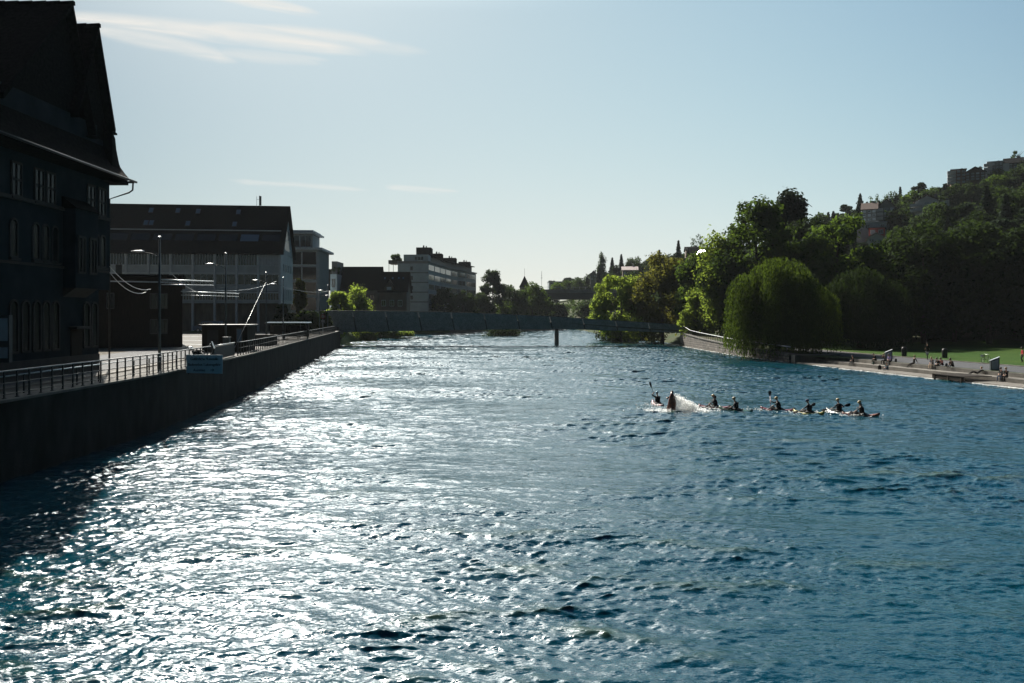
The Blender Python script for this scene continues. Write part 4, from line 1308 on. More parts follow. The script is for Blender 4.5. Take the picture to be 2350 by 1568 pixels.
# scooter by the warning board
sc = thing('parked_scooter', 'dark motor scooter with windscreen parked behind the warning board', 'scooter', at(452, 834, 56.5), R(8))
for x in (0.0, 1.35):
    b = MB(); wheel(b, (x, 0, .3), .3, .13, M['rubber'], M['steel']); b.build('wheel', M['rubber'], sc)
b = MB()
b.rings([[(x, w_ * math.cos(a), z + h_ * math.sin(a)) for a in np.linspace(0, 2 * PI, 11)[:-1]] for x, z, w_, h_ in ((-.35, .85, .05, .06), (-.2, .72, .17, .17), (.2, .66, .2, .22), (.5, .45, .18, .14), (.85, .40, .16, .08), (1.05, .6, .15, .2), (1.15, .85, .2, .22), (1.25, 1.0, .1, .1))], None)
b.build('body', M['black_steel'], sc)
b = MB(); b.rings([[(x, w_ * math.cos(a), z + h_ * math.sin(a)) for a in np.linspace(0, 2 * PI, 11)[:-1]] for x, z, w_, h_ in ((-.3, .95, .06, .03), (-.1, .95, .15, .05), (.3, .9, .15, .05), (.48, .88, .08, .04))], None); b.build('seat', M['rubber'], sc)
b = MB(); b.tube([(1.35, 0, .3), (1.12, 0, 1.05)], .035, 8); b.tube([(1.05, -.34, 1.1), (1.12, 0, 1.06), (1.05, .34, 1.1)], .02, 6); b.build('handlebar', M['steel'], sc)
b = MB(); b.prism([(1.2, -.22, 1.05), (1.2, .22, 1.05), (1.0, .17, 1.55), (1.0, -.17, 1.55)], (.012, 0, 0), None); b.build('windscreen', M['skyglass'], sc)
b = MB(); b.ball((-.45, 0, 1.05), .2, None, sc=(1, 1, .8)); b.build('top_case', M['galv'], sc)
for s in (-1, 1):
    b = MB(); b.tube([(1.06, s * .3, 1.1), (1.0, s * .38, 1.35)], .01, 5); b.ball((1.0, s * .38, 1.38), .07, None, sc=(.4, 1, .7)); b.build('mirror', M['galv'], sc)

# ------------------------------------------------------------------ right bank: walls, terraces
def along_R(Y, off):
    """point at right-angle distance off behind the right water line"""
    d = Vector((Rs(Y + 1) - Rs(Y - 1), 2, 0)).normalized()
    nn = Vector((d.y, -d.x, 0))
    return Vector((Rs(Y), Y, 0)) + nn * off


YT = [10, 30, 50, 64, 72, 80, 88, 96, 104, 110, 116]
def band(b, offs_z, ys, m):
    rings = [[tuple(along_R(y, o) + Vector((0, 0, z))) for (o, z) in offs_z] for y in ys]
    b.rings(rings, m, smooth=False)


ts_ = thing('terrace_steps', 'broad concrete seating steps going down to the water on the right bank', 'steps', (0, 0, 0))
b = MB(); band(b, [(-.05, -1.0), (-.05, .14), (3.0, .16), (3.0, -1.0)], YT[:-1], None); b.build('water_ledge', M['concrete'], ts_)
b = MB(); band(b, [(2.75, -.5), (2.75, .56), (4.35, .57), (4.35, -.5)], YT[:-1], None); b.build('middle_step', M['concrete'], ts_)
b = MB(); band(b, [(4.25, -.5), (4.25, .97), (5.0, .975), (5.0, -.5)], YT[:-1], None); b.build('top_step', M['concrete'], ts_)
# joints of the steps are cut by stains in the material; path, kerb and lawn behind
def rstrip(name, o0, o1, z, m, ys=YT):
    vs = []; fs = []
    for y in ys: vs += [tuple(along_R(y, o0) + Vector((0, 0, z))), tuple(along_R(y, o1) + Vector((0, 0, z)))]
    for i in range(len(ys) - 1): fs.append((2 * i, 2 * i + 1, 2 * i + 3, 2 * i + 2))
    return tag(np_mesh(name, vs, fs, m), kind='structure')


YT2 = YT + [122, 128, 136, 144, 152, 160]
rstrip('river_path', 5.0, 12.9, .985, M['asphalt'], YT2)
b = MB(); band(b, [(12.9, .5), (12.9, 1.07), (13.2, 1.07), (13.2, .5)], YT2, None); tag(b.build('path_kerb', M['concrete']), kind='structure')
# lawn sheet
vs = []; fs = []
offs = [13.2, 15, 18, 22, 27, 33, 40, 50, 64]
for y in YT2:
    for o_ in offs:
        p = along_R(y, o_); vs.append((p.x, p.y, max(1.04, gz_right(p.x, p.y) + .05)))
k = len(offs)
for i in range(len(YT2) - 1):
    for j in range(k - 1):
        a = i * k + j; fs.append((a, a + 1, a + k + 1, a + k))
tag(np_mesh('park_lawn', vs, fs, M['lawn']), kind='structure')

# curved stone quay wall with pale handrail further up the right bank
ys = np.linspace(112, 169, 20)
sw = thing('stone_quay_wall', 'curved rough stone river wall with pale sloping handrail left of the willow', 'wall', (36.3, 169, 0))
oo = Vector((36.3, 169, 0))
def wz(Y): return interp(Y, [(104, .9), (133, 1.55), (155, 2.1), (165, 2.5), (169, 2.9)])
b = MB()
rings = [[(Rs(y) - .1, y, -1.0), (Rs(y) - .05, y, wz(y)), (Rs(y) + .7, y, wz(y)), (Rs(y) + .7, y, -1.0)] for y in ys]
rings = [[tuple(Vector(p) - oo) for p in r_] for r_ in rings]
b.rings(rings, None, smooth=False)


def stone_mat():
    m = mat('rough_stone', (0.15, 0.13, 0.11), 0.9, var=0.4, scale=1.2)
    nt = m.node_tree; n = nt.nodes; bb = n['Principled BSDF']
    tc = n.new('ShaderNodeTexCoord'); mp = n.new('ShaderNodeMapping'); mp.inputs['Rotation'].default_value = (0, R(90), 0)
    sp_ = n.new('ShaderNodeSeparateXYZ'); cb_ = n.new('ShaderNodeCombineXYZ')
    nt.links.new(tc.outputs['Object'], sp_.inputs[0]); nt.links.new(sp_.outputs['Y'], cb_.inputs['X']); nt.links.new(sp_.outputs['Z'], cb_.inputs['Y'])
    br_ = n.new('ShaderNodeTexBrick'); br_.inputs['Scale'].default_value = 1.0; br_.inputs['Brick Width'].default_value = 1.0; br_.inputs['Row Height'].default_value = .42; br_.inputs['Mortar Size'].default_value = .05
    br_.inputs['Color1'].default_value = (1, 1, 1, 1); br_.inputs['Color2'].default_value = (.45, .45, .45, 1); br_.inputs['Mortar'].default_value = (.12, .12, .12, 1)
    nt.links.new(cb_.outputs[0], br_.inputs['Vector'])
    mx = n.new('ShaderNodeMixRGB'); mx.blend_type = 'MULTIPLY'; mx.inputs[0].default_value = 1
    src = bb.inputs['Base Color'].links[0].from_socket
    nt.links.new(src, mx.inputs[1]); nt.links.new(br_.outputs['Color'], mx.inputs[2]); nt.links.new(mx.outputs[0], bb.inputs['Base Color'])
    bp = n.new('ShaderNodeBump'); bp.inputs['Strength'].default_value = .8; bp.inputs['Distance'].default_value = .1
    nt.links.new(br_.outputs['Fac'], bp.inputs['Height']); bp.invert = True; nt.links.new(bp.outputs[0], bb.inputs['Normal'])
    return m


M['stone'] = stone_mat()
b.build('wall_face', M['stone'], sw)
b = MB(); c0 = along_R(110.2, -.15) - oo; c1 = along_R(110.2, 6.5) - oo; dn = Vector((.1, 1.9, 0))
b.prism([c0 + Vector((0, 0, -1)), c1 + Vector((0, 0, -1)), c1 + Vector((0, 0, 1.12)), c0 + Vector((0, 0, 1.12))], dn, None); b.build('return_wall', M['conc_dark'], sw)
b = MB(); b.rings([[tuple(Vector((Rs(y) - .18, y, wz(y))) - oo), tuple(Vector((Rs(y) - .18, y, wz(y) + .16)) - oo), tuple(Vector((Rs(y) + .8, y, wz(y) + .16)) - oo), tuple(Vector((Rs(y) + .8, y, wz(y))) - oo)] for y in ys], None, smooth=False); b.build('coping', M['conc_dark'], sw)
b = MB(); b.tube([Vector((Rs(y) + .1, y, wz(y) + 1.12 + (.25 if y > 164 else 0))) - oo for y in ys] + [Vector((36.1, 170.5, 3.5)) - oo], .075, 8, None); b.build('handrail', M['galv'], sw)
for y in np.arange(113, 169, 1.6):
    b = MB(); p = Vector((Rs(y) + .1, y, wz(y))) - oo; b.box(p.x - .03, p.x + .03, p.y - .03, p.y + .03, p.z + .1, p.z + 1.12, None); b.build('baluster', M['black_steel'], sw)

# timber platform on the steps
pl = thing('wooden_platform', 'dark wooden platform built over the lower steps at the water', 'platform', on_z(2150, 868, .14))
dirR = Vector((Rs(80) - Rs(82), -2, 0)).normalized(); nrR = Vector((-dirR.y, dirR.x, 0)) * -1
if nrR.x < 0: nrR = -nrR
def pp(a, c, z): return dirR * a + nrR * c + Vector((0, 0, z))
b = MB()
for i in range(8):
    b.prism([pp(0, -.6 + i * .42, .42), pp(4.3, -.6 + i * .42, .42), pp(4.3, -.6 + i * .42 + .38, .42), pp(0, -.6 + i * .42 + .38, .42)], (0, 0, .07), None)
b.build('decking', M['dark_wood'], pl)
b = MB(); b.prism([pp(0, -.55, 0), pp(4.3, -.55, 0), pp(4.3, -.55, .42), pp(0, -.55, .42)], tuple(nrR * .12), None); b.build('skirting', M['dark_wood'], pl)
for a_ in (.3, 2.2, 4.0):
    b = MB(); q = pp(a_, -.5, 0); b.box(q.x - .08, q.x + .08, q.y - .08, q.y + .08, -.9, .42, None); b.build('leg', M['dark_wood'], pl)

# info steles with slanted tops
def stele(label, p, rz, w_=.85, h_=1.35):
    t = thing('info_stele', label, 'info stele', p, rz, 'info steles on the river path')
    b = MB(); b.prism([(-w_ / 2, 0, 0), (w_ / 2, 0, 0), (w_ / 2, 0, h_), (-w_ / 2, 0, h_ - .35)], (0, .28, 0), None); b.build('body', M['steel'], t)
    b = MB(); b.prism([(-w_ / 2 - .04, -.03, h_ - .37), (w_ / 2 + .04, -.03, h_ + .02), (w_ / 2 + .04, -.03, h_ + .07), (-w_ / 2 - .04, -.03, h_ - .32)], (0, .34, 0), None); b.build('top_plate', M['galv'], t)
    b = MB(); b.prism([(-w_ / 2 + .1, -.012, .12), (w_ / 2 - .12, -.012, .12), (w_ / 2 - .12, -.012, h_ - .2), (-w_ / 2 + .1, -.012, h_ - .42)], (0, .01, 0), None); b.build('panel', M['blind'], t)
    return t


stele('info stele with slanted bright top standing on the path near the right edge', on_z(2284, 850.5, .985), R(-6))
stele('info stele with tilted white top behind the person in the lilac shirt', on_z(2040, 829, .985), R(-6), .8, 1.4)


def litter_bin(label, p):
    t = thing('litter_bin', label, 'litter bin', p, 0, 'litter bins beside the path')
    b = MB(); b.rings([[(r_ * math.cos(a), r_ * .8 * math.sin(a), z) for a in np.linspace(0, 2 * PI, 15)[:-1]] for z, r_ in ((0, .3), (.1, .33), (.9, .36), (1.15, .33), (1.28, .2))], None); b.build('body', M['black_steel'], t)
    b = MB(); b.box(-.2, .2, -.31, -.27, .92, 1.08, None); b.build('opening', M['rubber'], t)
    return t


litter_bin('dark rounded litter bin at the lawn edge, middle of the path', on_z(2168, 822.5, 1.0))
litter_bin('dark litter bin in the shade further back on the lawn', on_z(2075, 818, 1.04))


def bicycle(label, p, rz):
    t = thing('bicycle', label, 'bicycle', p, rz)
    for x in (0, 1.05):
        b = MB(); pts = [(x + .33 * math.cos(a), 0, .34 + .33 * math.sin(a)) for a in np.linspace(0, 2 * PI, 25)]; b.tube(pts, .02, 6, M['rubber'], cap=False)
        for a in np.linspace(0, 2 * PI, 13)[:-1]: b.bar((x, 0, .34), (x + .32 * math.cos(a), 0, .34 + .32 * math.sin(a)), .006, .006, M['galv'])
        b.build('wheel', M['rubber'], t)
    b = MB()
    for p0, p1 in (((0, 0, .34), (.42, 0, .32)), ((.42, 0, .32), (.28, 0, .85)), ((0, 0, .34), (.3, 0, .78)), ((.3, 0, .78), (.88, 0, .82)), ((.42, 0, .32), (.88, 0, .75)), ((.86, 0, .95), (1.05, 0, .34))): b.tube([p0, p1], .018, 6)
    b.build('frame', M['black_steel'], t)
    b = MB(); b.tube([(.8, -.28, 1.0), (.87, 0, .97), (.8, .28, 1.0)], .014, 6); b.build('handlebar', M['galv'], t)
    b = MB(); b.ball((.26, 0, .9), .12, None, sc=(1.2, .6, .3)); b.build('saddle', M['rubber'], t)
    b = MB(); b.box(-.25, .15, -.16, .16, .72, .95, None); b.build('basket', M['galv'], t)
    return t


bicycle('bicycle with basket standing at the lawn edge near the right side', on_z(2256, 833, 1.06), R(25))
bicycle('bicycle leaning near the seated group on the steps', on_z(2128, 826, 1.0), R(60))

# white water lapping along the ledge
rng = np.random.default_rng(3)
b = MB()
for i in range(560):
    y = rng.uniform(66, 105); o_ = -rng.uniform(.02, .42)
    p = along_R(y, o_); r_ = rng.uniform(.05, .13)
    b.ball((p.x, p.y, .03), r_, None, 6, 4, (1.8, 1.8, .55))
for i in range(160):
    y = rng.uniform(112, 168); p = along_R(y, -rng.uniform(.1, .5)); b.ball((p.x, p.y, .04), rng.uniform(.06, .14), None, 6, 4, (1.6, 2.4, .5))
tag(b.build('foam_line', M['foam']), 'line of white foam where the river laps at the right bank', 'foam', None, 'stuff')

# ------------------------------------------------------------------ trees
def leaf_quads(P, Nrm, size, rng, elong=1.45):
    """leaf-sized quads at points P facing roughly Nrm"""
    n_ = len(P)
    Nn = Nrm / (np.linalg.norm(Nrm, axis=1, keepdims=True) + 1e-9)
    r_ = rng.normal(size=(n_, 3))
    T = np.cross(Nn, r_); T /= (np.linalg.norm(T, axis=1, keepdims=True) + 1e-9)
    B = np.cross(Nn, T)
    s = np.asarray(size) * rng.uniform(.6, 1.35, n_) * np.ones(n_)
    a = T * (s * elong / 2)[:, None]; c = B * (s / 2)[:, None]
    V = np.stack([P - a, P + c * .9 - a * .1, P + a, P - c * .9 - a * .1], 1).reshape(-1, 3)
    F = np.arange(n_ * 4).reshape(-1, 4)
    return V, F


def lobes_ellipsoid(rng, n_, rx, ry, rz, cz, lr, egg=0.0, hollow=.45):
    L_ = []
    while len(L_) < n_:
        d = rng.normal(size=3); d /= np.linalg.norm(d)
        rad = rng.uniform(hollow, 1.0) ** .6
        p = d * rad
        k = 1 - egg * p[2]
        L_.append((p[0] * (rx - lr * .6) * k, p[1] * (ry - lr * .6) * k, cz + p[2] * (rz - lr * .5), lr * rng.uniform(.6, 1.25)))
    return np.array(L_)


def crown_from_lobes(rng, lobes, n_, leaf, squash=.85, flat=.5):
    w_ = lobes[:, 3] ** 2; idx = rng.choice(len(lobes), n_, p=w_ / w_.sum())
    d = rng.normal(size=(n_, 3)); d /= np.linalg.norm(d, axis=1, keepdims=True)
    rad = lobes[idx, 3] * (1 - .55 * rng.random(n_) ** 1.6) * (1 + .12 * rng.normal(size=n_))
    P = lobes[idx, :3] + d * rad[:, None] * np.array([1, 1, squash])
    Nrm = d * .8 + rng.normal(size=(n_, 3)) * flat + np.array([0, 0, .3])
    return leaf_quads(P, Nrm, leaf, rng)


def trunk_builder(rng, h, r_, spread, nb=6, zb=.35):
    b = MB()
    wob = [(rng.normal() * r_ * .5, rng.normal() * r_ * .5) for _ in range(5)]
    pts = [(0, 0, -.4)] + [(wob[i][0], wob[i][1], h * (i + 1) / 5) for i in range(5)]
    b.tube(pts, [r_ * 1.35, r_, r_ * .85, r_ * .65, r_ * .42, r_ * .15], 9, None)
    for i in range(nb):
        a = 2 * PI * i / nb + rng.uniform(-.4, .4); z0 = h * rng.uniform(zb, .75); ln = spread * rng.uniform(.55, .9)
        p0 = Vector((0, 0, z0)); p2 = Vector((math.cos(a) * ln, math.sin(a) * ln, z0 + ln * rng.uniform(.5, 1.0)))
        p1 = p0.lerp(p2, .5) - Vector((0, 0, ln * .12))
        b.tube([p0, p1, p2], [r_ * .42, r_ * .26, r_ * .06], 6, None)
    return b


def make_tree(kind, name, label, loc, H, W, seed, lm='leaf', group=None, n_=9000, leaf=.42, cat='tree', depth=None, base=.12, **kw):
    """H total height, W crown width"""
    rng = np.random.default_rng(seed)
    t = thing(name, label, cat, loc, 0, group)
    D = depth or W
    if kind == 'broad':
        tb = trunk_builder(rng, H * .8, max(.12, H * .018), W * .42)
        z0 = H * base; rz = (H - z0) / 2
        lo_ = lobes_ellipsoid(rng, kw.get('lobes', 46), W / 2, D / 2, rz, z0 + rz, W * kw.get('lr', .15), kw.get('egg', .15))
        V, F = crown_from_lobes(rng, lo_, n_, leaf)
    elif kind == 'column':
        tb = trunk_builder(rng, H * .9, max(.1, H * .014), W * .3, 5)
        z0 = H * base; rz = (H - z0) / 2
        lo_ = lobes_ellipsoid(rng, 40, W / 2, D / 2, rz, z0 + rz, W * .24, .25, .1)
        V, F = crown_from_lobes(rng, lo_, n_, leaf, 1.5)
    elif kind == 'conifer':
        tb = trunk_builder(rng, H * .97, max(.1, H * .014), W * .1, 0)
        z = H * (base + (1 - base) * rng.random(n_) ** 1.35)
        fr = (z - H * base) / (H * (1 - base))
        lay = .72 + .28 * np.abs(np.sin(fr * kw.get('layers', 9) * PI + rng.normal(size=n_) * .2))
        rr = W / 2 * (1 - fr) ** .8 * lay * 1.35 * np.sqrt(rng.uniform(.15, 1, n_)); a = rng.uniform(0, 2 * PI, n_)
        rr *= 1 + .2 * np.sin(a * 5 + fr * 17)
        P = np.stack([rr * np.cos(a), rr * np.sin(a), z - rr * .25], 1)
        V, F = leaf_quads(P, np.stack([np.cos(a) * .4, np.sin(a) * .4, np.ones(n_)], 1) + rng.normal(size=(n_, 3)) * .4, leaf, rng, 1.9)
    elif kind == 'pine':
        tb = trunk_builder(rng, H * .88, max(.1, H * .016), W * .5, 7, .6)
        L_ = []
        for i in range(kw.get('lobes', 12)):
            a = rng.uniform(0, 2 * PI); rr = W * .36 * math.sqrt(rng.random()); zz = H * (.68 + .26 * rng.random() * (1 - rr / W))
            L_.append((rr * math.cos(a), rr * math.sin(a), zz, W * rng.uniform(.12, .22)))
        V, F = crown_from_lobes(rng, np.array(L_), n_, leaf, .5)
    elif kind == 'thin':
        tb = trunk_builder(rng, H * .85, max(.06, H * .011), W * .45, 12, .3)
        for i in range(70):
            a = rng.uniform(0, 2 * PI); z0 = H * rng.uniform(.4, .85); ln = W * .5 * rng.uniform(.4, .95)
            p0 = Vector((math.cos(a) * ln * .3, math.sin(a) * ln * .3, z0)); p1 = Vector((math.cos(a + .3) * ln, math.sin(a + .3) * ln, min(H, z0 + ln * rng.uniform(.3, 1.0))))
            tb.tube([p0, p0.lerp(p1, .5) + Vector((0, 0, .1 * ln)), p1], [.05, .035, .015], 4, None)
        z0 = H * .3; rz = (H - z0) / 2
        lo_ = lobes_ellipsoid(rng, 40, W / 2, D / 2, rz, z0 + rz, W * .14, .1)
        V, F = crown_from_lobes(rng, lo_, n_, leaf)
    elif kind == 'bush':
        tb = trunk_builder(rng, H * .55, max(.05, H * .02), W * .3, 5, .1)
        lo_ = lobes_ellipsoid(rng, kw.get('lobes', 16), W / 2, D / 2, H * .5, H * .48, W * .2, .1)
        V, F = crown_from_lobes(rng, lo_, n_, leaf)
        V[:, 2] = np.maximum(V[:, 2], -.3)
    elif kind == 'willow':
        tb = trunk_builder(rng, H * .78, H * .034, W * .42, 9, .3)
        Ps = []
        ns = kw.get('strands', 900); nc = 15
        cl_ = []
        for i in range(nc):   # drooping limbs, each with its own little curtain
            a = 2 * PI * i / nc + rng.uniform(-.3, .3); rr = (.35, .72, .95)[i % 3] * rng.uniform(.85, 1.1)
            cl_.append((rr * W * .36 * math.cos(a), rr * D * .36 * math.sin(a), W * rng.uniform(.13, .2), H * (1.0 - .30 * rr ** 2 * rng.uniform(.6, 1.4)), rng.uniform(-.05, .14) if rr > .6 else rng.uniform(.1, .35)))
        cl_.append((0, 0, W * .2, H, .5))
        for i in range(ns):
            c_x, c_y, rc, hc, ze = cl_[rng.integers(0, len(cl_))]
            a = rng.uniform(0, 2 * PI); rr = math.sqrt(rng.uniform(.0, 1.0))
            x = c_x + rc * rr * math.cos(a); y = c_y + rc * rr * math.sin(a)
            ztop = hc - rc * .75 * rr ** 2 - rng.uniform(0, .5)
            zend = kw.get('zend', -.6) + H * ze + abs(rng.normal()) * H * .16
            if zend > ztop - 1.5: zend = ztop - 1.5
            m_ = max(6, int((ztop - zend) / .30))
            zz = np.linspace(ztop, zend, m_); t_ = (ztop - zz) / H
            sway = rng.normal(size=2) * .4
            out = np.array([x, y]) / (math.hypot(x, y) + .5)
            px = x + out[0] * 1.2 * np.sqrt(t_) + sway[0] * t_ * 2 + rng.normal(size=m_) * .10
            py = y + out[1] * 1.2 * np.sqrt(t_) + sway[1] * t_ * 2 + rng.normal(size=m_) * .10
            Ps.append(np.stack([px, py, zz], 1))
        P = np.concatenate(Ps)
        # leaf filler added inside the crown to block the sun
        ni = kw.get('inner', 9000)
        d_ = rng.normal(size=(ni, 3)); d_ /= np.linalg.norm(d_, axis=1, keepdims=True); rr_ = rng.random(ni) ** (1 / 3) * .62
        Pi = d_ * rr_[:, None] * np.array([W / 2, D / 2, H * .5]) + np.array([0, 0, H * .42]); Pi[:, 2] = np.abs(Pi[:, 2])
        Vi, Fi = leaf_quads(Pi, rng.normal(size=(ni, 3)), leaf * 1.7, rng)
        n_ = len(P)
        T = np.tile(np.array([0, 0, -1.0]), (n_, 1)) + rng.normal(size=(n_, 3)) * .35; T /= np.linalg.norm(T, axis=1, keepdims=True)
        B = np.cross(T, rng.normal(size=(n_, 3))); B /= np.linalg.norm(B, axis=1, keepdims=True)
        s = leaf * rng.uniform(.7, 1.3, n_)
        a_ = T * (s * 1.25)[:, None]; c_ = B * (s * .22)[:, None]
        V = np.stack([P - a_ * .5, P + c_, P + a_ * .5, P - c_], 1).reshape(-1, 3); V = np.concatenate([V, Vi]); F = np.arange(len(V)).reshape(-1, 4)
    tb.build('trunk', M['bark'], t)
    np_mesh('crown', V, F, M[lm], t)
    return t


def tree_px(kind, name, label, x, ytop, wpx, Y, seed, zb=None, **kw):
    p = at(x, ytop, Y); zb = gz(p.x, Y) if zb is None else zb
    return make_tree(kind, name, label, (p.x, Y, zb - .1), p.z - zb + .1, wpx * Y / FOC, seed, **kw)


# right bank, from the footbridge towards the viewer
RG = 'large trees along the right bank'
tree_px('broad', 'riverside_tree', 'bright green rounded tree at the right end of the footbridge, leftmost of the bank trees', 1425, 622, 150, 196, 1, lm='leaf_light', group=RG, n_=13000, leaf=.5, base=.02, lr=.13)
tree_px('broad', 'riverside_tree', 'tall tree with ochre tinted left side behind the right end of the footbridge', 1520, 574, 160, 190, 2, lm='leaf_copper', group=RG, n_=14000, leaf=.5, base=.03)
tree_px('broad', 'riverside_tree', 'small light green tree low beside the right bridge landing', 1600, 655, 90, 168, 3, lm='leaf_light', group=RG, n_=8000, leaf=.42, base=.02)
tree_px('column', 'riverside_tree', 'upright bright green tree behind the stone river wall', 1655, 545, 130, 160, 4, lm='leaf_light', group=RG, n_=13000, leaf=.45, base=.02)
tree_px('broad', 'riverside_tree', 'dark broad tree filling the gap behind the upright bright tree', 1610, 575, 150, 180, 5, lm='leaf', group=RG, n_=11000, leaf=.5, base=.02)
tree_px('broad', 'riverside_tree', 'tallest broad crowned tree left of the dark spiky crown on the bank', 1735, 450, 245, 158, 6, lm='leaf', group=RG, n_=21000, leaf=.5, base=.04, lr=.11, lobes=70)
tree_px('column', 'riverside_tree', 'dark spiky topped tree rising above the other bank trees', 1818, 396, 92, 176, 7, lm='needle', group=RG, n_=15000, leaf=.7, base=.1)
tree_px('broad', 'riverside_tree', 'broad tree with light green left edge behind the willow top', 1925, 472, 230, 150, 8, lm='leaf', group=RG, n_=21000, leaf=.5, base=.05, lr=.12, lobes=64)
tree_px('broad', 'riverside_tree', 'dark tree closing the gap between willow and the park trees', 1850, 500, 230, 166, 9, lm='leaf_dark', group=RG, n_=14000, leaf=.55, base=.0)
# willow
wl = tree_px('willow', 'weeping_willow', 'weeping willow with curtain of hanging branches trailing into the river', 1788, 588, 236, 121, 10, zb=1.0, lm='leaf_willow', leaf=.36, strands=2300, zend=-1.0)
tree_px('willow', 'weeping_willow', 'second darker weeping willow close behind the first, further from the water', 1975, 610, 210, 134, 11, zb=1.0, lm='leaf_dark', leaf=.42, strands=1300, zend=.8)  # dark leaf colour stands in for the shade of the tall trees
# park trees
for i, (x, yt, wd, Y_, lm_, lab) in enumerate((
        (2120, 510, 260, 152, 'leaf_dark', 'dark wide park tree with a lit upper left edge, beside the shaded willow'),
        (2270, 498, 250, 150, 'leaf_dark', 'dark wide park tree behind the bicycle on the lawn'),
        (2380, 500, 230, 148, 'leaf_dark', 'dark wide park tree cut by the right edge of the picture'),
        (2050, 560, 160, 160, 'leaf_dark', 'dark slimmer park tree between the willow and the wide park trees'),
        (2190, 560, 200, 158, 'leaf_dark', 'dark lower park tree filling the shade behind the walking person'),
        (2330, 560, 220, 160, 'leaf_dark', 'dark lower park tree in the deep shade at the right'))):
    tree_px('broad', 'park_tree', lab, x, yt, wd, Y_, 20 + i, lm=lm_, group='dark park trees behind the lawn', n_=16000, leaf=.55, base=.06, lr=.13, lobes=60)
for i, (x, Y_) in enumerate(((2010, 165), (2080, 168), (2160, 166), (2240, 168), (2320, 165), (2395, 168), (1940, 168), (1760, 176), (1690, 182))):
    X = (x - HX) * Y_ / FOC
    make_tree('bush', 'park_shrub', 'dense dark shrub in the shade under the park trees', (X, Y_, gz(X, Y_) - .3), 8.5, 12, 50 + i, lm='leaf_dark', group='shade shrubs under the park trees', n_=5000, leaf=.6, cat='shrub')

# left bank
LG = 'trees on the left bank behind the footbridge'
tree_px('broad', 'bank_tree', 'bright yellow green tree at the left end of the footbridge', 782, 652, 62, 190, 70, lm='leaf_light', group=LG, n_=7000, leaf=.4, base=.02)
tree_px('column', 'bank_tree', 'pointed bright green tree in front of the wide dark house', 826, 642, 66, 214, 71, lm='leaf_light', group=LG, n_=7500, leaf=.4, base=.02)
tree_px('broad', 'bank_tree', 'dull green tree in front of the lower dark gabled house', 880, 690, 70, 246, 72, lm='leaf_dark', group=LG, n_=5000, leaf=.45, base=.02)
tree_px('bush', 'bank_tree', 'round low tree showing above the middle left of the footbridge', 1002, 690, 48, 298, 73, lm='leaf_light', group=LG, n_=4000, leaf=.4)
tree_px('broad', 'bank_tree', 'black shaded tree at the corner of the pale apartment block', 1015, 655, 80, 296, 74, lm='leaf_dark', group=LG, n_=6000, leaf=.6, base=.0)
tree_px('broad', 'bank_tree', 'dark tree under the curved side of the apartment block', 1062, 665, 70, 313, 75, lm='leaf_dark', group=LG, n_=6000, leaf=.6, base=.0)
tree_px('broad', 'bank_tree', 'tall feathery tree, highest of those right of the apartment block', 1130, 612, 66, 334, 76, lm='far_leaf', group=LG, n_=7000, leaf=.6, base=.0)
tree_px('broad', 'bank_tree', 'mid green tree right of the tall feathery one', 1175, 636, 76, 345, 77, lm='far_leaf', group=LG, n_=6500, leaf=.6, base=.0)
tree_px('broad', 'bank_tree', 'rounded tree at the right end of the left bank group', 1222, 648, 84, 356, 78, lm='leaf', group=LG, n_=7500, leaf=.6, base=.0)
tree_px('broad', 'bank_tree', 'lighter broad tree low above the bridge, right of the dark corner trees', 1100, 664, 80, 328, 79, lm='far_leaf', group=LG, n_=6000, leaf=.6, base=.0)
tree_px('bush', 'bank_tree', 'wide low tree spreading above the bridge railing near its pier', 1165, 684, 110, 341, 80, lm='leaf', group=LG, n_=8000, leaf=.5)
tree_px('broad', 'bank_tree', 'dark tree just left of the bridge pier', 1245, 668, 56, 366, 81, lm='leaf_dark', group=LG, n_=5000, leaf=.6, base=.0)
tree_px('broad', 'bank_tree', 'hazy green tree seen under the distant road bridge, at its left', 1283, 690, 44, 374, 82, lm='far_leaf', group=LG, n_=4000, leaf=.7, base=.0)
tree_px('broad', 'bank_tree', 'hazy tree under the distant road bridge, at its right', 1352, 688, 60, 377, 83, lm='far_leaf', group=LG, n_=4000, leaf=.7, base=.0)
tree_px('column', 'street_tree', 'slim tree with ochre crown in front of the industrial building gable', 690, 622, 26, 158, 84, lm='leaf_copper', n_=2500, leaf=.4, base=.1)
for i, (x, yt, wd, Y_) in enumerate(((655, 700, 60, 158), (700, 708, 70, 150), (735, 712, 50, 160))):
    tree_px('bush', 'street_shrub', ('dark shrub under the gable of the industrial building', 'wide dark shrub behind the bus shelter', 'dark shrub between the street trees and the footbridge')[i], x, yt, wd, Y_, 90 + i, lm='leaf_dark', n_=3500, leaf=.4, cat='shrub', group='dark shrubs by the quay street')
rpl = make_tree('bush', 'roof_plant', 'leafy plants on the roof terrace of the pale apartment block', (-42.6, 292, 25.2), 4.2, 4.6, 95, lm='far_leaf', n_=1500, leaf=.35, cat='plant')
make_tree('bush', 'roof_plant', 'plants on the roof of the narrow block beside the office building', (-52.5, 238, 18.8), 3.0, 2.6, 96, lm='far_leaf', n_=700, leaf=.35, cat='plant')
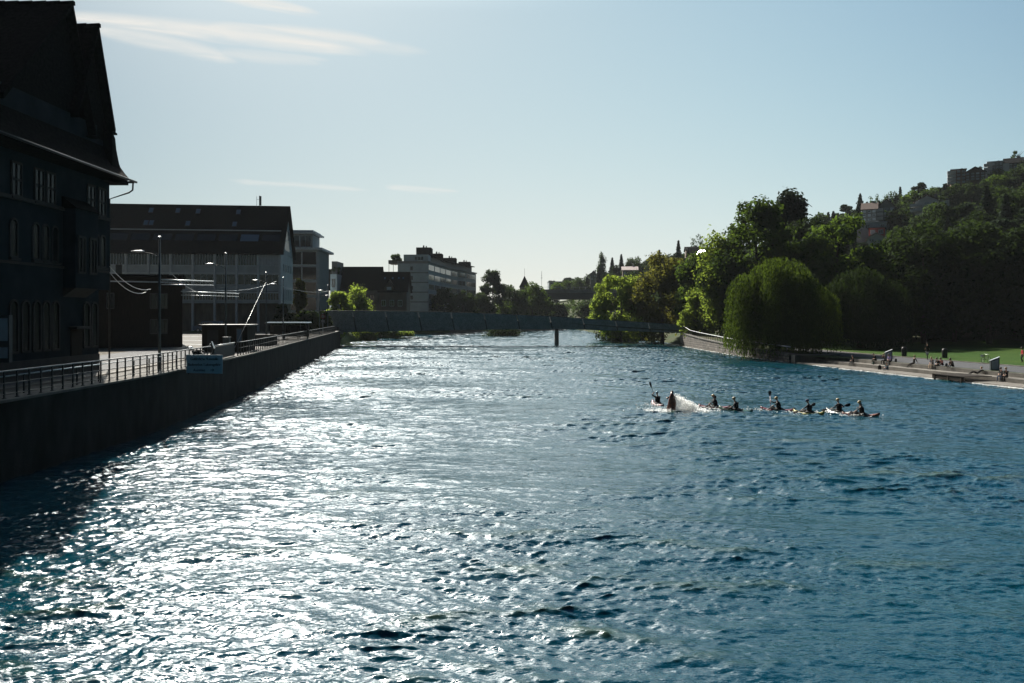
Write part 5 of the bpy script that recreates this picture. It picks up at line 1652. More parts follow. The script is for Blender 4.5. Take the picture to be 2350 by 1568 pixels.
# island shrub
ip = on_z(1163, 772, 0)
make_tree('bush', 'island_shrub', 'shrubby little island in the river beyond the footbridge', (ip.x, ip.y + 2, -.5), 2.3, 15, 97, lm='leaf_dark', n_=6500, leaf=.35, cat='shrub', depth=7, lobes=30)
tree_px('bush', 'bank_shrub', 'dark bushes on the right bank under the footbridge', 1450, 752, 170, 205, 98, zb=-.2, lm='leaf_dark', n_=6000, leaf=.4, cat='shrub', depth=9)
for i, (x, y0, wd, Y_) in enumerate(((845, 762, 46, 206), (892, 762, 60, 226), (935, 763, 44, 250))):
    tree_px('bush', 'bank_shrub', ('bright grassy bush at the foot of the left bridge end', 'bright low bush along the sunny left bank, middle one', 'bright low bush at the far end of the sunny left bank')[i], x, y0, wd, Y_, 100 + i, zb=0.0, lm='leaf_light', n_=3000, leaf=.35, cat='shrub', depth=4)

# ------------------------------------------------------------------ wooded hill
HG = 'trees on the hillside skyline'
SKY = [  # kind, x, ytop, width px, Y, material, label
    ('column', 1381, 577, 24, 470, 'far_leaf', 'tall narrow poplar on the skyline above the distant road bridge'),
    ('conifer', 1405, 592, 26, 460, 'needle', 'pointed conifer just right of the tall narrow poplar'),
    ('conifer', 1426, 584, 24, 455, 'needle', 'second pointed conifer right of the tall narrow poplar'),
    ('broad', 1455, 583, 56, 440, 'far_leaf', 'hazy round tree on the skyline right of the two conifers'),
    ('broad', 1492, 588, 50, 430, 'leaf_dark', 'dark round tree next to the house roof on the skyline'),
    ('conifer', 1513, 574, 20, 420, 'needle', 'slim dark conifer on the skyline between two house roofs'),
    ('conifer', 1557, 553, 26, 400, 'needle', 'dark spruce left of the house with the dazzling pane'),
    ('thin', 1600, 536, 42, 396, 'far_leaf', 'sparse light tree standing against the sky above the dazzling pane'),
    ('broad', 1330, 636, 62, 520, 'far_leaf', 'hazy tree above the left part of the distant road bridge'),
    ('broad', 1356, 625, 44, 540, 'far_leaf', 'hazy tree beside the small turreted house'),
    ('pine', 1268, 640, 26, 640, 'needle', 'small flat topped pine far off above the bridge, leftmost'),
    ('pine', 1306, 630, 30, 640, 'needle', 'second small pine far off above the road bridge'),
    ('pine', 1940, 458, 36, 400, 'needle', 'flat layered pine on the skyline right of the tall bank trees'),
    ('conifer', 1974, 445, 40, 390, 'needle', 'dark conifer left of the two grey houses on the hill'),
    ('thin', 2006, 443, 36, 392, 'far_leaf', 'feathery tree above the grey houses on the hill'),
    ('thin', 2045, 432, 44, 390, 'far_leaf', 'wide feathery tree on the skyline in the middle of the hill'),
    ('conifer', 2066, 430, 20, 388, 'needle', 'small dark fir on the skyline in the middle of the hill'),
    ('broad', 2092, 428, 50, 385, 'far_leaf', 'low round tree on the skyline left of the big layered pine'),
    ('pine', 2116, 411, 48, 375, 'needle', 'big layered pine on the skyline above the white gabled house'),
    ('broad', 2150, 424, 46, 372, 'leaf_dark', 'dark round tree right of the big layered pine'),
    ('pine', 2180, 402, 46, 358, 'needle', 'dark pine leaning to the brown flats on the hill'),
    ('thin', 2245, 374, 30, 372, 'far_leaf', 'small light tree between the two blocks of flats on the hill top'),
    ('thin', 2334, 338, 34, 345, 'far_leaf', 'bare airy tree on the hill top at the right edge'),
    ('broad', 2352, 362, 90, 330, 'leaf_dark', 'dark tree mass at the hill top on the right edge'),
]
for i, (kd, x, yt, wd, Y_, lm_, lab) in enumerate(SKY):
    p = at(x, yt, Y_); g = gz(p.x, Y_)
    Hh = max(7.0, min(24, p.z - g)); zb = p.z - Hh
    make_tree(kd, 'hill_tree', lab, (p.x, Y_, zb), Hh, wd * Y_ / FOC, 200 + i, lm=lm_, group=HG, n_=(700 if kd == 'thin' else 3000), leaf=.6, base=.05)

# copies of a few kinds over the hillside
base_kinds = [('broad', 'far_leaf', 12, 10, 301), ('broad', 'leaf_dark', 13, 11, 302), ('broad', 'leaf', 10, 10, 303), ('conifer', 'needle', 15, 6, 304), ('pine', 'needle', 13, 8, 305)]
protos = []
rng = np.random.default_rng(5)
WG = 'trees covering the wooded hillside'
WLAB = {'broad': 'dark leafy tree in the dense wood on the hillside', 'conifer': 'dark pointed conifer in the dense wood on the hillside', 'pine': 'dark spreading pine in the dense wood on the hillside'}
spots = []
HOUSES_PX = [(2127, 448, 60, 40), (2015, 480, 70, 50), (2010, 540, 60, 50), (2165, 465, 40, 30), (2222, 405, 80, 40), (2303, 385, 90, 40)]
tries = 0
while len(spots) < 230 and tries < 6000:
    tries += 1
    Y_ = rng.uniform(185, 430); X = rng.uniform(40, 270)
    if X / Y_ > .70 or X / Y_ < .12: continue
    g = gz(X, Y_)
    if g < 3.5: continue
    if any((X - a) ** 2 + (Y_ - c) ** 2 < 30 for a, c, *_ in spots): continue
    px = HX + FOC * X / Y_; py = HY - FOC * (g + 11 - CAM_Z) / Y_; pyb = HY - FOC * (g - CAM_Z) / Y_
    sky_y = interp(px, [(1300, 640), (1440, 595), (1560, 575), (1640, 560), (1900, 478), (1940, 470), (2050, 445), (2150, 428), (2190, 405), (2260, 390), (2330, 372), (2400, 350)])
    if py < sky_y + 4: continue
    if any(abs(px - hx) < hw * .62 and pyb > hy - hh * .6 and py < hy + hh * .5 and Y_ < 420 for hx, hy, hw, hh in HOUSES_PX) : continue
    spots.append((X, Y_, g, rng.integers(0, 100)))
kinds_cycle = [0, 1, 2, 1, 0, 3, 1, 4, 2, 0, 3, 1]
for i, (X, Y_, g, r_) in enumerate(spots):
    ki = kinds_cycle[r_ % len(kinds_cycle)]
    if len(protos) == 0:
        for kd, lm_, hh, ww, sd_ in base_kinds: protos.append([kd, None, lm_, hh, ww, sd_])
    pr = protos[ki]
    if pr[1] is None:
        pr[1] = make_tree(pr[0], 'wood_tree', WLAB[pr[0]], (X, Y_, g - .3), pr[3], pr[4], pr[5], lm=pr[2], group=WG, n_=2600, leaf=.62, base=.03)
        o = pr[1]
    else:
        o = copy_tree(pr[1]); o.location = (X, Y_, g - .3)
    s = rng.uniform(.75, 1.2); o.scale = (s, s, s * rng.uniform(.9, 1.15)); o.rotation_euler = (0, 0, rng.uniform(0, 6.28))

# more of the same along the skyline, close together
rng = np.random.default_rng(77)
line = [(1265, 655), (1440, 600), (1560, 578), (1640, 566), (1880, 490), (1940, 474), (2050, 447), (2150, 430), (2190, 412), (2262, 398), (2330, 374), (2420, 350)]
for px in np.arange(1268, 2420, 15.0):
    if 1655 < px < 1880: continue
    Y_ = interp(px, [(1268, 520), (1440, 450), (1640, 420), (1900, 385), (2050, 380), (2190, 352), (2420, 335)]) + rng.normal() * 6
    top = interp(px, line) + rng.uniform(-2, 10)
    pt = at(px + rng.normal() * 3, top, Y_)
    ki = (0, 1, 2, 1, 0, 2, 3, 1)[rng.integers(0, 8)]
    o = copy_tree(protos[ki][1]); s = rng.uniform(.8, 1.15); o.scale = (s, s, s); o.rotation_euler = (0, 0, rng.uniform(0, 6.28))
    o.location = (pt.x, pt.y, pt.z - protos[ki][3] * s)

for (px, top) in ((2178, 428), (2196, 420), (2214, 424), (2232, 418), (2250, 420), (2264, 408), (2282, 402), (2300, 404), (2318, 392), (2336, 384), (2352, 372), (2206, 436), (2270, 420), (2240, 434), (2310, 412), (2345, 396)):
    Y_ = 312 + rng.uniform(-5, 5); pt = at(px, top, Y_); ki = (0, 1, 1, 2)[rng.integers(0, 4)]
    o = copy_tree(protos[ki][1]); s = rng.uniform(.75, 1.0); o.scale = (s, s, s); o.rotation_euler = (0, 0, rng.uniform(0, 6.28)); o.location = (pt.x, pt.y, pt.z - protos[ki][3] * s)

# ground cover between the hill trees: one mass
rng = np.random.default_rng(8)
n_ = 60000
X = rng.uniform(36, 280, n_); Y_ = rng.uniform(170, 440, n_)
Z = np.array([gz(a, c) for a, c in zip(X, Y_)])
ok = (Z > 2.0) & (X / Y_ < .72)
P = np.stack([X, Y_, Z + rng.uniform(0, 2.6, n_) * (.6 + .4 * np.sin(X * .3) * np.cos(Y_ * .23))], 1)[ok]
V, F = leaf_quads(P, rng.normal(size=P.shape) + np.array([0, 0, .7]), 1.1, rng)
tag(np_mesh('hillside_undergrowth', V, F, M['leaf_dark']), 'dense dark undergrowth between the trees on the hillside', 'undergrowth', None, 'stuff')

# far wood behind the left bank that reads as one mass
n_ = 16000
X = rng.uniform(-140, 100, n_); Y_ = rng.uniform(405, 470, n_)
P = np.stack([X, Y_, rng.uniform(0, 1, n_) * (9 + 4 * np.sin(X * .21) + 2.5 * np.sin(X * .63 + 1)) + 2], 1)
V, F = leaf_quads(P, rng.normal(size=P.shape), 1.3, rng)
tag(np_mesh('far_wood', V, F, M['far_leaf']), 'low far wood along the horizon behind the road bridge', 'wood', None, 'stuff')


# ------------------------------------------------------------------ houses on the hill
def hill_house(label, x, ytop, wpx, hpx, Y_, rz, wallm, roofm, style='gable', floors=2, nw=3, cat='house', name='hill_house', dep=9.0, glass='glass', balc=False, zdown=4):
    p = at(x, ytop + hpx, Y_)
    t = thing(name, label, cat, p, R(rz), 'houses on the hillside')
    W_ = wpx * Y_ / FOC; H_ = hpx * Y_ / FOC
    wh = H_ * (.62 if style in ('gable', 'gablex') else .94)
    b = MB(); b.box(-W_ / 2, W_ / 2, 0, dep, -zdown, wh, None)
    if style == 'gable': b.prism([(-W_ / 2, .1, wh), (W_ / 2, .1, wh), (0, .1, H_ - .2)], (0, dep - .2, 0), None)
    if style == 'gablex': b.prism([(-W_ / 2 + .1, 0, wh), (-W_ / 2 + .1, dep, wh), (-W_ / 2 + .1, dep / 2, H_ - .2)], (W_ - .2, 0, 0), None)
    b.build('wall', M[wallm], t)
    b = MB()
    if style == 'gable': gable_roof(b, -W_ / 2, W_ / 2, 0, dep, wh, H_, None, 'y', .3, .6)
    elif style == 'gablex': gable_roof(b, -W_ / 2, W_ / 2, 0, dep, wh, H_, None, 'x', .3, .5)
    else: b.box(-W_ / 2 - .3, W_ / 2 + .3, -.3, dep + .3, wh, H_, None)
    rf = b.build('roof', M[roofm], t)
    b = MB(); b.box(W_ * .18, W_ * .18 + .8, dep * .5, dep * .5 + .8, wh, H_ + .9, None); b.build('chimney', M['grey_wall'], rf)
    fh = wh / floors
    for f in range(floors):
        for i in range(nw):
            x0 = -W_ / 2 + W_ * (i + .22) / nw
            window(t, (x0, 0, f * fh + fh * .25), (1, 0, 0), fh * .5, W_ / nw * .56, 'pale_frame', glass if (i + f) % 2 else 'blind', nx=2, t=.1, nrm=(0, -1, 0))
        if balc:
            b = MB(); b.box(-W_ / 2 - 1.4, -W_ / 2 + W_ * .3, -1.2, 1.0, f * fh - .1, f * fh + .1, None); b.box(-W_ / 2 - 1.4, -W_ / 2 + W_ * .3, -1.25, -1.15, f * fh + .1, f * fh + 1.0, None); b.box(-W_ / 2 - 1.45, -W_ / 2 - 1.35, -1.2, 1.0, f * fh + .1, f * fh + 1.0, None)
            b.build('balcony', M['white_paint'], t)
    return t


hill_house('white gabled house with red tiled roof among the dark trees on the hill', 2127, 448, 50, 36, 290, -40, 'white_paint', 'terracotta', 'gable', 2, 3, balc=True)
hill_house('small white house with curved front right of the white gabled house', 2166, 458, 22, 24, 288, -28, 'white_paint', 'slate', 'flat', 2, 2)
hill_house('grey house with hipped dark roof, left one of a pair on the hill', 1995, 464, 30, 44, 280, -26, 'grey_wall', 'terracotta', 'gablex', 3, 3)
hill_house('grey house with steep red gable, right one of a pair on the hill', 2034, 458, 36, 46, 282, -22, 'grey_wall', 'terracotta', 'gable', 3, 3, balc=True)
hill_house('long low white terrace wall house below the grey pair', 2000, 510, 62, 18, 268, -24, 'plaster', 'metal_trim', 'flat', 1, 4)
hill_house('small house with dark red upper floor below the grey pair', 2012, 522, 34, 20, 262, -26, 'brick', 'slate', 'flat', 1, 2)
hill_house('low white house with grey gable roof lowest on the hill', 2010, 535, 36, 30, 258, -24, 'white_paint', 'pale_roof', 'gable', 2, 2)
hill_house('brown flats with white balconies near the top of the hill', 2200, 388, 30, 34, 332, -26, 'orange_wall', 'slate', 'flat', 4, 3, 'flats', 'hill_flats', balc=True, zdown=18)
hill_house('brown gabled flats joined right of the ones with the orange wall', 2238, 384, 40, 30, 334, -32, 'tan_wall', 'slate', 'gable', 3, 4, 'flats', 'hill_flats', zdown=18)
hill_house('grey block of flats with white window bays on the hill top', 2284, 370, 30, 38, 332, -28, 'grey_wall', 'metal_trim', 'flat', 4, 4, 'flats', 'hill_flats', balc=True, zdown=18)
hill_house('dark block of flats with sloped roof at the hill top near the right edge', 2325, 360, 36, 38, 330, -34, 'dark_frame', 'slate', 'gablex', 4, 4, 'flats', 'hill_flats', balc=True, zdown=18)
hill_house('pale roofed house on the skyline above the bright riverside trees', 1446, 612, 34, 22, 400, -6, 'tan_wall', 'pale_roof', 'gablex', 1, 3)
hill_house('dark roofed house on the skyline beside the slim conifer', 1500, 588, 26, 18, 410, -10, 'dark_frame', 'slate', 'gable', 1, 2)
hill_house('brown house left of the dazzling pane on the skyline', 1590, 566, 30, 22, 380, -8, 'tan_wall', 'slate', 'gablex', 1, 3)
hs2 = hill_house('small dark house with turreted roof above the distant road bridge', 1362, 622, 15, 22, 480, -5, 'grey_wall', 'slate', 'gable', 2, 2)
hill_house('long pale building far off above the road bridge', 1300, 646, 80, 16, 560, 5, 'plaster', 'metal_trim', 'flat', 2, 8, 'building', 'far_building')
tw = thing('church_turret', 'small pointed turret roof with thin spike above the left bank trees', 'turret', at(1204, 668, 420))
b = MB(); b.box(-2.5, 2.5, 0, 5, -8, 2, None); b.build('wall', M['dark_frame'], tw)
b = MB(); b.rings([[(r_ * math.cos(a), 2.5 + r_ * math.sin(a), z) for a in np.linspace(PI / 4, 2 * PI + PI / 4, 5)[:-1]] for z, r_ in ((2, 4.2), (4.5, 2.4), (8, .12))], None, smooth=False); b.tube([(0, 2.5, 7.8), (0, 2.5, 12)], .07, 5); b.build('roof', M['slate'], tw)
for x, yt, lab in ((1243, 628, 'thin far mast on the skyline left of the road bridge'),):
    o0 = at(x, 668, 560); b = MB(); b.tube([(0, 0, -6), (0, 0, 14)], .12, 5); b.box(-.6, .6, -.2, .2, 9, 9.3, None); b.box(-.5, .5, -.2, .2, 11, 11.2, None); tag(b.build('radio_mast', M['steel'], None, o0), lab, 'mast')

# house with the roof pane that throws the sun at the viewer
gh = thing('glasshouse', 'house with a dazzling sunlit roof pane on the skyline', 'house', at(1618, 588, 300), 0, 'houses on the hillside')
pc = at(1610, 578, 298)
vdir = (Vector((0, 0, CAM_Z)) - pc).normalized(); hn = (vdir + sd).normalized()
b = MB(); b.box(-4.5, 4.5, 2.0, 10, -8, .8, None); b.build('wall', M['tan_wall'], gh)
b = MB(); gable_roof(b, -4.5, 4.5, 2.0, 10, .8, 3.4, None, 'x', .25, .5); rf = b.build('roof', M['slate'], gh)
ax_ = Vector((0, 0, 1)).cross(hn).normalized(); bx_ = hn.cross(ax_)
c = pc - gh.location
b = MB(); b.prism([c - ax_ * 1.9 - bx_ * 1.0, c + ax_ * 1.9 - bx_ * 1.0, c + ax_ * 1.9 + bx_ * 1.0, c - ax_ * 1.9 + bx_ * 1.0], -hn * .1, None); b.build('roof_pane', M['mirror'], rf)
b = MB(); b.bar(c - ax_ * 1.5, c - ax_ * 1.5 + Vector((0, 2.5, -1.0)), .1, .1, None); b.bar(c + ax_ * 1.5, c + ax_ * 1.5 + Vector((0, 2.5, -1.0)), .1, .1, None); b.build('pane_strut', M['steel'], rf)

# ------------------------------------------------------------------ people
def v3(*a): return Vector(a)


def lerp(a, c, t): return a + (c - a) * t


def two_bone(a, c, l1, l2, pole):
    """elbow/knee position between a and c, bent towards pole"""
    d = c - a; L_ = min(d.length, (l1 + l2) * .999); u_ = d.normalized()
    x = (l1 * l1 - l2 * l2 + L_ * L_) / (2 * L_); h = math.sqrt(max(0, l1 * l1 - x * x))
    pr = pole - u_ * pole.dot(u_); pr = pr.normalized() if pr.length > 1e-4 else v3(0, 0, 1)
    return a + u_ * x + pr * h, a + u_ * L_


def person(label, loc, rz, pose, top='black_cloth', legs='denim', hair='hair', shoes='rubber', helmet=None, vest=None, scale=1.0, group=None, sleeves=True, look=0.0):
    root = thing('person', label, 'person', loc, rz, group)
    root.scale = (scale,) * 3
    P = dict(pose)
    pel, chest = P['pelvis'], P['chest']
    up = (chest - pel).normalized()
    side = P.get('side', v3(0, 1, 0))
    fw = side.cross(up).normalized()
    neck = chest + up * .17 + fw * .01
    hd = P.get('head', neck + up * .20 + fw * .05)
    J = []; E = []; Rr = []; tagv = []

    def add(p, r_, par, tg):
        J.append(p); Rr.append(r_); tagv.append(tg)
        if par is not None: E.append((par, len(J) - 1))
        return len(J) - 1
    i_p = add(pel, (.155, .125), None, 'legs')
    i_w = add(lerp(pel, chest, .45), (.135, .10), i_p, 'top')
    i_c = add(chest, (.165, .115), i_w, 'top')
    i_n = add(neck, (.058, .06), i_c, 'skin')
    i_h = add(lerp(neck, hd, .55), (.055, .06), i_n, 'skin')
    hands = []
    for s, nm in ((1, 'l'), (-1, 'r')):
        sh = chest + side * (s * .185) + up * .10
        wr = P['wrist_' + nm]
        el, wr = two_bone(sh, wr, .29, .26, P.get('elbow_' + nm, side * s * .6 - up * .8 - fw * .3))
        a = add(sh, (.062, .062), i_c, 'top')
        a2 = add(lerp(sh, el, .5), (.052, .052), a, 'top')
        e = add(el, (.043, .043), a2, 'top')
        e2 = add(lerp(el, wr, .45), (.040, .040), e, 'top' if sleeves else 'skin')
        w_ = add(wr, (.028, .026), e2, 'skin')
        hd_dir = P.get('hand_' + nm, (wr - el).normalized()).normalized()
        pm = wr + hd_dir * .075
        add(pm, (.040, .020), w_, 'skin')
        hands.append((wr, pm, hd_dir, s))
        hp = pel + side * (s * .10) - up * .03
        an = P['ankle_' + nm]
        kn, an = two_bone(hp, an, .44, .43, P.get('knee_' + nm, fw))
        a = add(hp, (.095, .095), i_p, 'legs')
        a2 = add(lerp(hp, kn, .5), (.080, .080), a, 'legs')
        k = add(kn, (.058, .058), a2, 'legs')
        k2 = add(lerp(kn, an, .4), (.055, .055), k, 'legs')
        n_ = add(an, (.040, .040), k2, 'legs')
        td = P.get('toe_' + nm, v3(1, 0, -.15)).normalized()
        add(an + td * .08 - v3(0, 0, .035), (.042, .035), n_, 'shoes')
        add(an + td * .19 - v3(0, 0, .045), (.035, .022), len(J) - 1, 'shoes')
    me = bpy.data.meshes.new('skeleton'); me.from_pydata([tuple(p) for p in J], E, [])
    ob_ = bpy.data.objects.new('skeleton', me); COL.objects.link(ob_)
    md = ob_.modifiers.new('skin', 'SKIN'); md.use_smooth_shade = True; md.branch_smoothing = .6
    lay = me.skin_vertices[0].data if len(me.skin_vertices) else None
    for i, r_ in enumerate(Rr):
        lay[i].radius = r_; lay[i].use_root = (i == 0)
    sb = ob_.modifiers.new('sub', 'SUBSURF'); sb.levels = 1; sb.render_levels = 1
    dg_ = bpy.context.evaluated_depsgraph_get()
    ev = bpy.data.meshes.new_from_object(ob_.evaluated_get(dg_))
    bpy.data.objects.remove(ob_)
    b = MB()
    mts = {'skin': M['skin'], 'top': M[top], 'legs': M[legs], 'shoes': M[shoes]}
    # tag every face by the nearest bone
    A = np.array([J[a] for a, c in E]); B_ = np.array([J[c] for a, c in E]); tg = [tagv[c] for a, c in E]
    co = np.array([v.co[:] for v in ev.vertices])
    o0 = 0; b.v = [tuple(c) for c in co]
    for p in ev.polygons:
        c = co[list(p.vertices)].mean(0)
        d = B_ - A; t_ = np.clip(((c - A) * d).sum(1) / (d * d).sum(1), 0, 1)
        q = np.linalg.norm(A + d * t_[:, None] - c, axis=1)
        b.f.append(tuple(p.vertices)); b.mi.append(b.m(mts[tg[int(q.argmin())]])); b.sm.append(True)
    bpy.data.meshes.remove(ev)
    # head with nose, ears, chin, eyes
    hup = (hd - neck).normalized(); hup = (hup + up * .4).normalized()
    hf = (side.cross(hup)).normalized()
    rot = Matrix.Rotation(look, 3, hup); hf = rot @ hf; hs__ = hup.cross(hf)

    def hp_(x, y, z): return hd + hf * x + hs__ * y + hup * z
    rings = []
    for z, rx, ry, ox in ((-.125, .028, .03, .035), (-.105, .052, .048, .025), (-.06, .082, .066, .008), (0, .095, .074, 0), (.05, .095, .073, -.006), (.09, .074, .057, -.008), (.115, .035, .028, -.008)):
        rings.append([tuple(hp_(ox + rx * math.cos(a), ry * math.sin(a), z)) for a in np.linspace(0, 2 * PI, 15)[:-1]])
    b.rings(rings, M['skin'])
    b.rings([[tuple(hp_(.088 + dx_, w_ * math.sin(a), z_ + w_ * math.cos(a))) for a in np.linspace(0, 2 * PI, 7)[:-1]] for dx_, z_, w_ in ((-.01, -.005, .018), (.02, -.022, .013), (.026, -.03, .006))], M['skin'])
    for s in (-1, 1):
        b.ball(tuple(hp_(-.005, s * .077, -.01)), .028, M['skin'], 7, 5, (.7, .4, 1))
        b.ball(tuple(hp_(.082, s * .032, .008)), .011, M['eye'], 6, 4)
    b.rings([[tuple(hp_(.082 + dx_, .024 * math.sin(a), -.066 + .007 * math.cos(a))) for a in np.linspace(0, 2 * PI, 9)[:-1]] for dx_ in (-.012, .006)], M['skin'])
    # fingers
    for wr, pm, hdir, s in hands:
        q = hdir.cross(up); q = q.normalized() if q.length > .1 else hdir.cross(fw).normalized()
        curl = q.cross(hdir).normalized()
        if curl.dot(up) > 0: curl = -curl
        for k, (off, ln) in enumerate(((-.030, .062), (-.010, .074), (.010, .070), (.029, .052))):
            p0 = pm + q * off - hdir * .012; p1 = p0 + hdir * ln * .5 + curl * .01; p2 = p1 + (hdir * .55 + curl * .8).normalized() * ln * .35; p3 = p2 + (hdir * .1 + curl).normalized() * ln * .28
            b.tube([p0, p1, p2, p3], [.0095, .0088, .0078, .006], 6, M['skin'])
        p0 = lerp(wr, pm, .4) + q * (.026 * s); p1 = p0 + (q * s * .8 + hdir * .6).normalized() * .04; p2 = p1 + (hdir + curl * .5).normalized() * .03
        b.tube([p0, p1, p2], [.012, .0105, .008], 6, M['skin'])
    b.build('body', M['skin'], root)
    if helmet:
        h = MB()
        h.rings([[tuple(hp_(-.004 + r_ * 1.08 * math.cos(a), r_ * .9 * math.sin(a), z)) for a in np.linspace(0, 2 * PI, 17)[:-1]] for z, r_ in ((.005, .112), (.03, .119), (.07, .115), (.11, .092), (.14, .05), (.148, .012))], M[helmet])
        h.prism([hp_(.10, -.07, .035), hp_(.10, .07, .035), hp_(.15, .05, .03), hp_(.15, -.05, .03)], hup * .012, M[helmet])
        for s in (-1, 1): h.bar(hp_(0, s * .09, .02), hp_(.03, s * .03, -.13), .012, .012, M['rubber'])
        h.build('helmet', M[helmet], root)
    else:
        h = MB()
        h.rings([[tuple(hp_(-.018 + r_ * 1.05 * math.cos(a), r_ * .86 * math.sin(a), z + (.05 * math.cos(a) if z < .03 else 0))) for a in np.linspace(0, 2 * PI, 17)[:-1]] for z, r_ in ((-.06, .088), (-.02, .1), (.04, .106), (.09, .09), (.125, .052), (.136, .012))], M[hair])
        h.build('hair', M[hair], root)
    if vest:
        h = MB()
        cs = []
        for t_, rx, ry in ((.25, .15, .19), (.5, .165, .2), (.8, .17, .21), (1.1, .15, .2), (1.28, .10, .17)):
            c = lerp(pel, chest, t_)
            cs.append([tuple(c + fw * (rx * math.cos(a)) + side * (ry * math.sin(a))) for a in np.linspace(0, 2 * PI, 15)[:-1]])
        h.rings(cs, M[vest])
        h.build('life_vest', M[vest], root)
    return root


def pose_sit(lean=0.0, seat=.45, reach=.42, arms='lap', twist=0.0):
    """sitting on an edge: seat height above the feet; lean>0 forwards. The origin is under the seat at seat level"""
    pel = v3(0, 0, .12); chest = pel + v3(math.sin(lean), 0, math.cos(lean)) * .42
    d = dict(pelvis=pel, chest=chest)
    for s, n_ in ((1, 'l'), (-1, 'r')):
        d['ankle_' + n_] = v3(reach, s * .13, -seat + .09); d['knee_' + n_] = v3(.6, s * .15, .8)
        if arms == 'lap': d['wrist_' + n_] = v3(.36, s * .09, .24)
        elif arms == 'back': d['wrist_' + n_] = v3(-.32, s * .26, .08); d['hand_' + n_] = v3(-.6, 0, -.4); d['elbow_' + n_] = v3(-.8, s * .3, 0)
        elif arms == 'knees': d['wrist_' + n_] = v3(.46, s * .05, .30)
        elif arms == 'face': d['wrist_' + n_] = v3(.32, s * .10, .62); d['hand_' + n_] = v3(-.2, 0, 1)
    return d


def pose_hug(lean=.35):
    pel = v3(0, 0, .12); chest = pel + v3(math.sin(lean), 0, math.cos(lean)) * .40
    d = dict(pelvis=pel, chest=chest)
    for s, n_ in ((1, 'l'), (-1, 'r')):
        d['ankle_' + n_] = v3(.46, s * .11, .09); d['knee_' + n_] = v3(.2, 0, 1); d['wrist_' + n_] = v3(.50, s * .06, .34)
    return d


def pose_recline():
    pel = v3(0, 0, .12); chest = pel + v3(-.34, 0, .26)
    d = dict(pelvis=pel, chest=chest, head=v3(-.42, 0, .68))
    for s, n_ in ((1, 'l'), (-1, 'r')):
        d['ankle_' + n_] = v3(.78, s * .12, .09); d['knee_' + n_] = v3(.1, 0, 1); d['wrist_' + n_] = v3(-.55, s * .26, .05); d['hand_' + n_] = v3(-.8, 0, -.2); d['elbow_' + n_] = v3(-1, s * .3, .1)
    return d


def pose_stand(step=.0):
    pel = v3(0, 0, .93); chest = v3(.02, 0, 1.34)
    d = dict(pelvis=pel, chest=chest)
    for s, n_ in ((1, 'l'), (-1, 'r')):
        d['ankle_' + n_] = v3(s * step, s * .09, .085 + (.04 if (step and s < 0) else 0)); d['knee_' + n_] = v3(1, 0, 0); d['wrist_' + n_] = v3(.08 - s * step * .6, s * .26, .86); d['elbow_' + n_] = v3(-1, s * .2, 0)
    return d


def pose_paddle(wl, wr_, lean=.12, twist=0.0):
    pel = v3(0, 0, .12); chest = pel + v3(math.sin(lean), 0, math.cos(lean)) * .42
    sd_ = v3(-math.sin(twist), math.cos(twist), 0)
    d = dict(pelvis=pel, chest=chest, side=sd_)
    for s, n_ in ((1, 'l'), (-1, 'r')):
        d['ankle_' + n_] = v3(.80, s * .10, .10); d['knee_' + n_] = v3(0, s * .2, 1)
    d['wrist_l'] = wl; d['wrist_r'] = wr_
    return d


# ------------------------------------------------------------------ kayaks
def kayak_hull(deck, L_=2.35, W_=.62):
    b = MB()
    rings = []
    for t_ in np.linspace(-1, 1, 17):
        w_ = W_ / 2 * max(.03, (1 - abs(t_) ** 2.6)) ** .75
        rk = .22 * abs(t_) ** 3
        dep = .17 * (1 - abs(t_) ** 4) + .01; hgt = .17 + (.06 * (1 - t_ * t_)) - .03 * abs(t_)
        r_ = []
        for a in np.linspace(0, 2 * PI, 15)[:-1]:
            y = w_ * math.cos(a); s_ = math.sin(a)
            z = (hgt * s_ if s_ > 0 else dep * 1.0 * s_) + rk
            r_.append((t_ * L_ / 2, y, z))
        rings.append(r_)
    b.rings(rings, deck)
    return b


def kayak(label, p, ang, col, pitch=0.0, roll=0.0, group='kayaks on the river'):
    k = thing('kayak', label, 'kayak', p, 0, group)
    k.rotation_euler = (roll, pitch, ang)
    kayak_hull(M[col]).build('hull', M[col], k)
    b = MB()
    pts = [(-.05 + .42 * math.cos(a), .25 * math.sin(a), .235 + .02 * math.cos(a)) for a in np.linspace(0, 2 * PI, 21)]
    b.tube(pts, .022, 6, M['rubber'], cap=False); b.build('coaming', M['rubber'], k)
    b = MB()
    b.rings([[(-.08 + r1 * math.cos(a), r2 * math.sin(a), z) for a in np.linspace(0, 2 * PI, 17)[:-1]] for r1, r2, z in ((.42, .25, .24), (.3, .2, .27), (.19, .17, .33))], M['neoprene'], cap=False); b.build('spray_skirt', M['neoprene'], k)
    for s in (-1, 1):
        b = MB(); b.tube([(s * 1.03, -.04, .30), (s * 1.1, 0, .36), (s * 1.03, .04, .30)], .012, 5); b.build('grab_loop', M['rubber'], k)
    return k


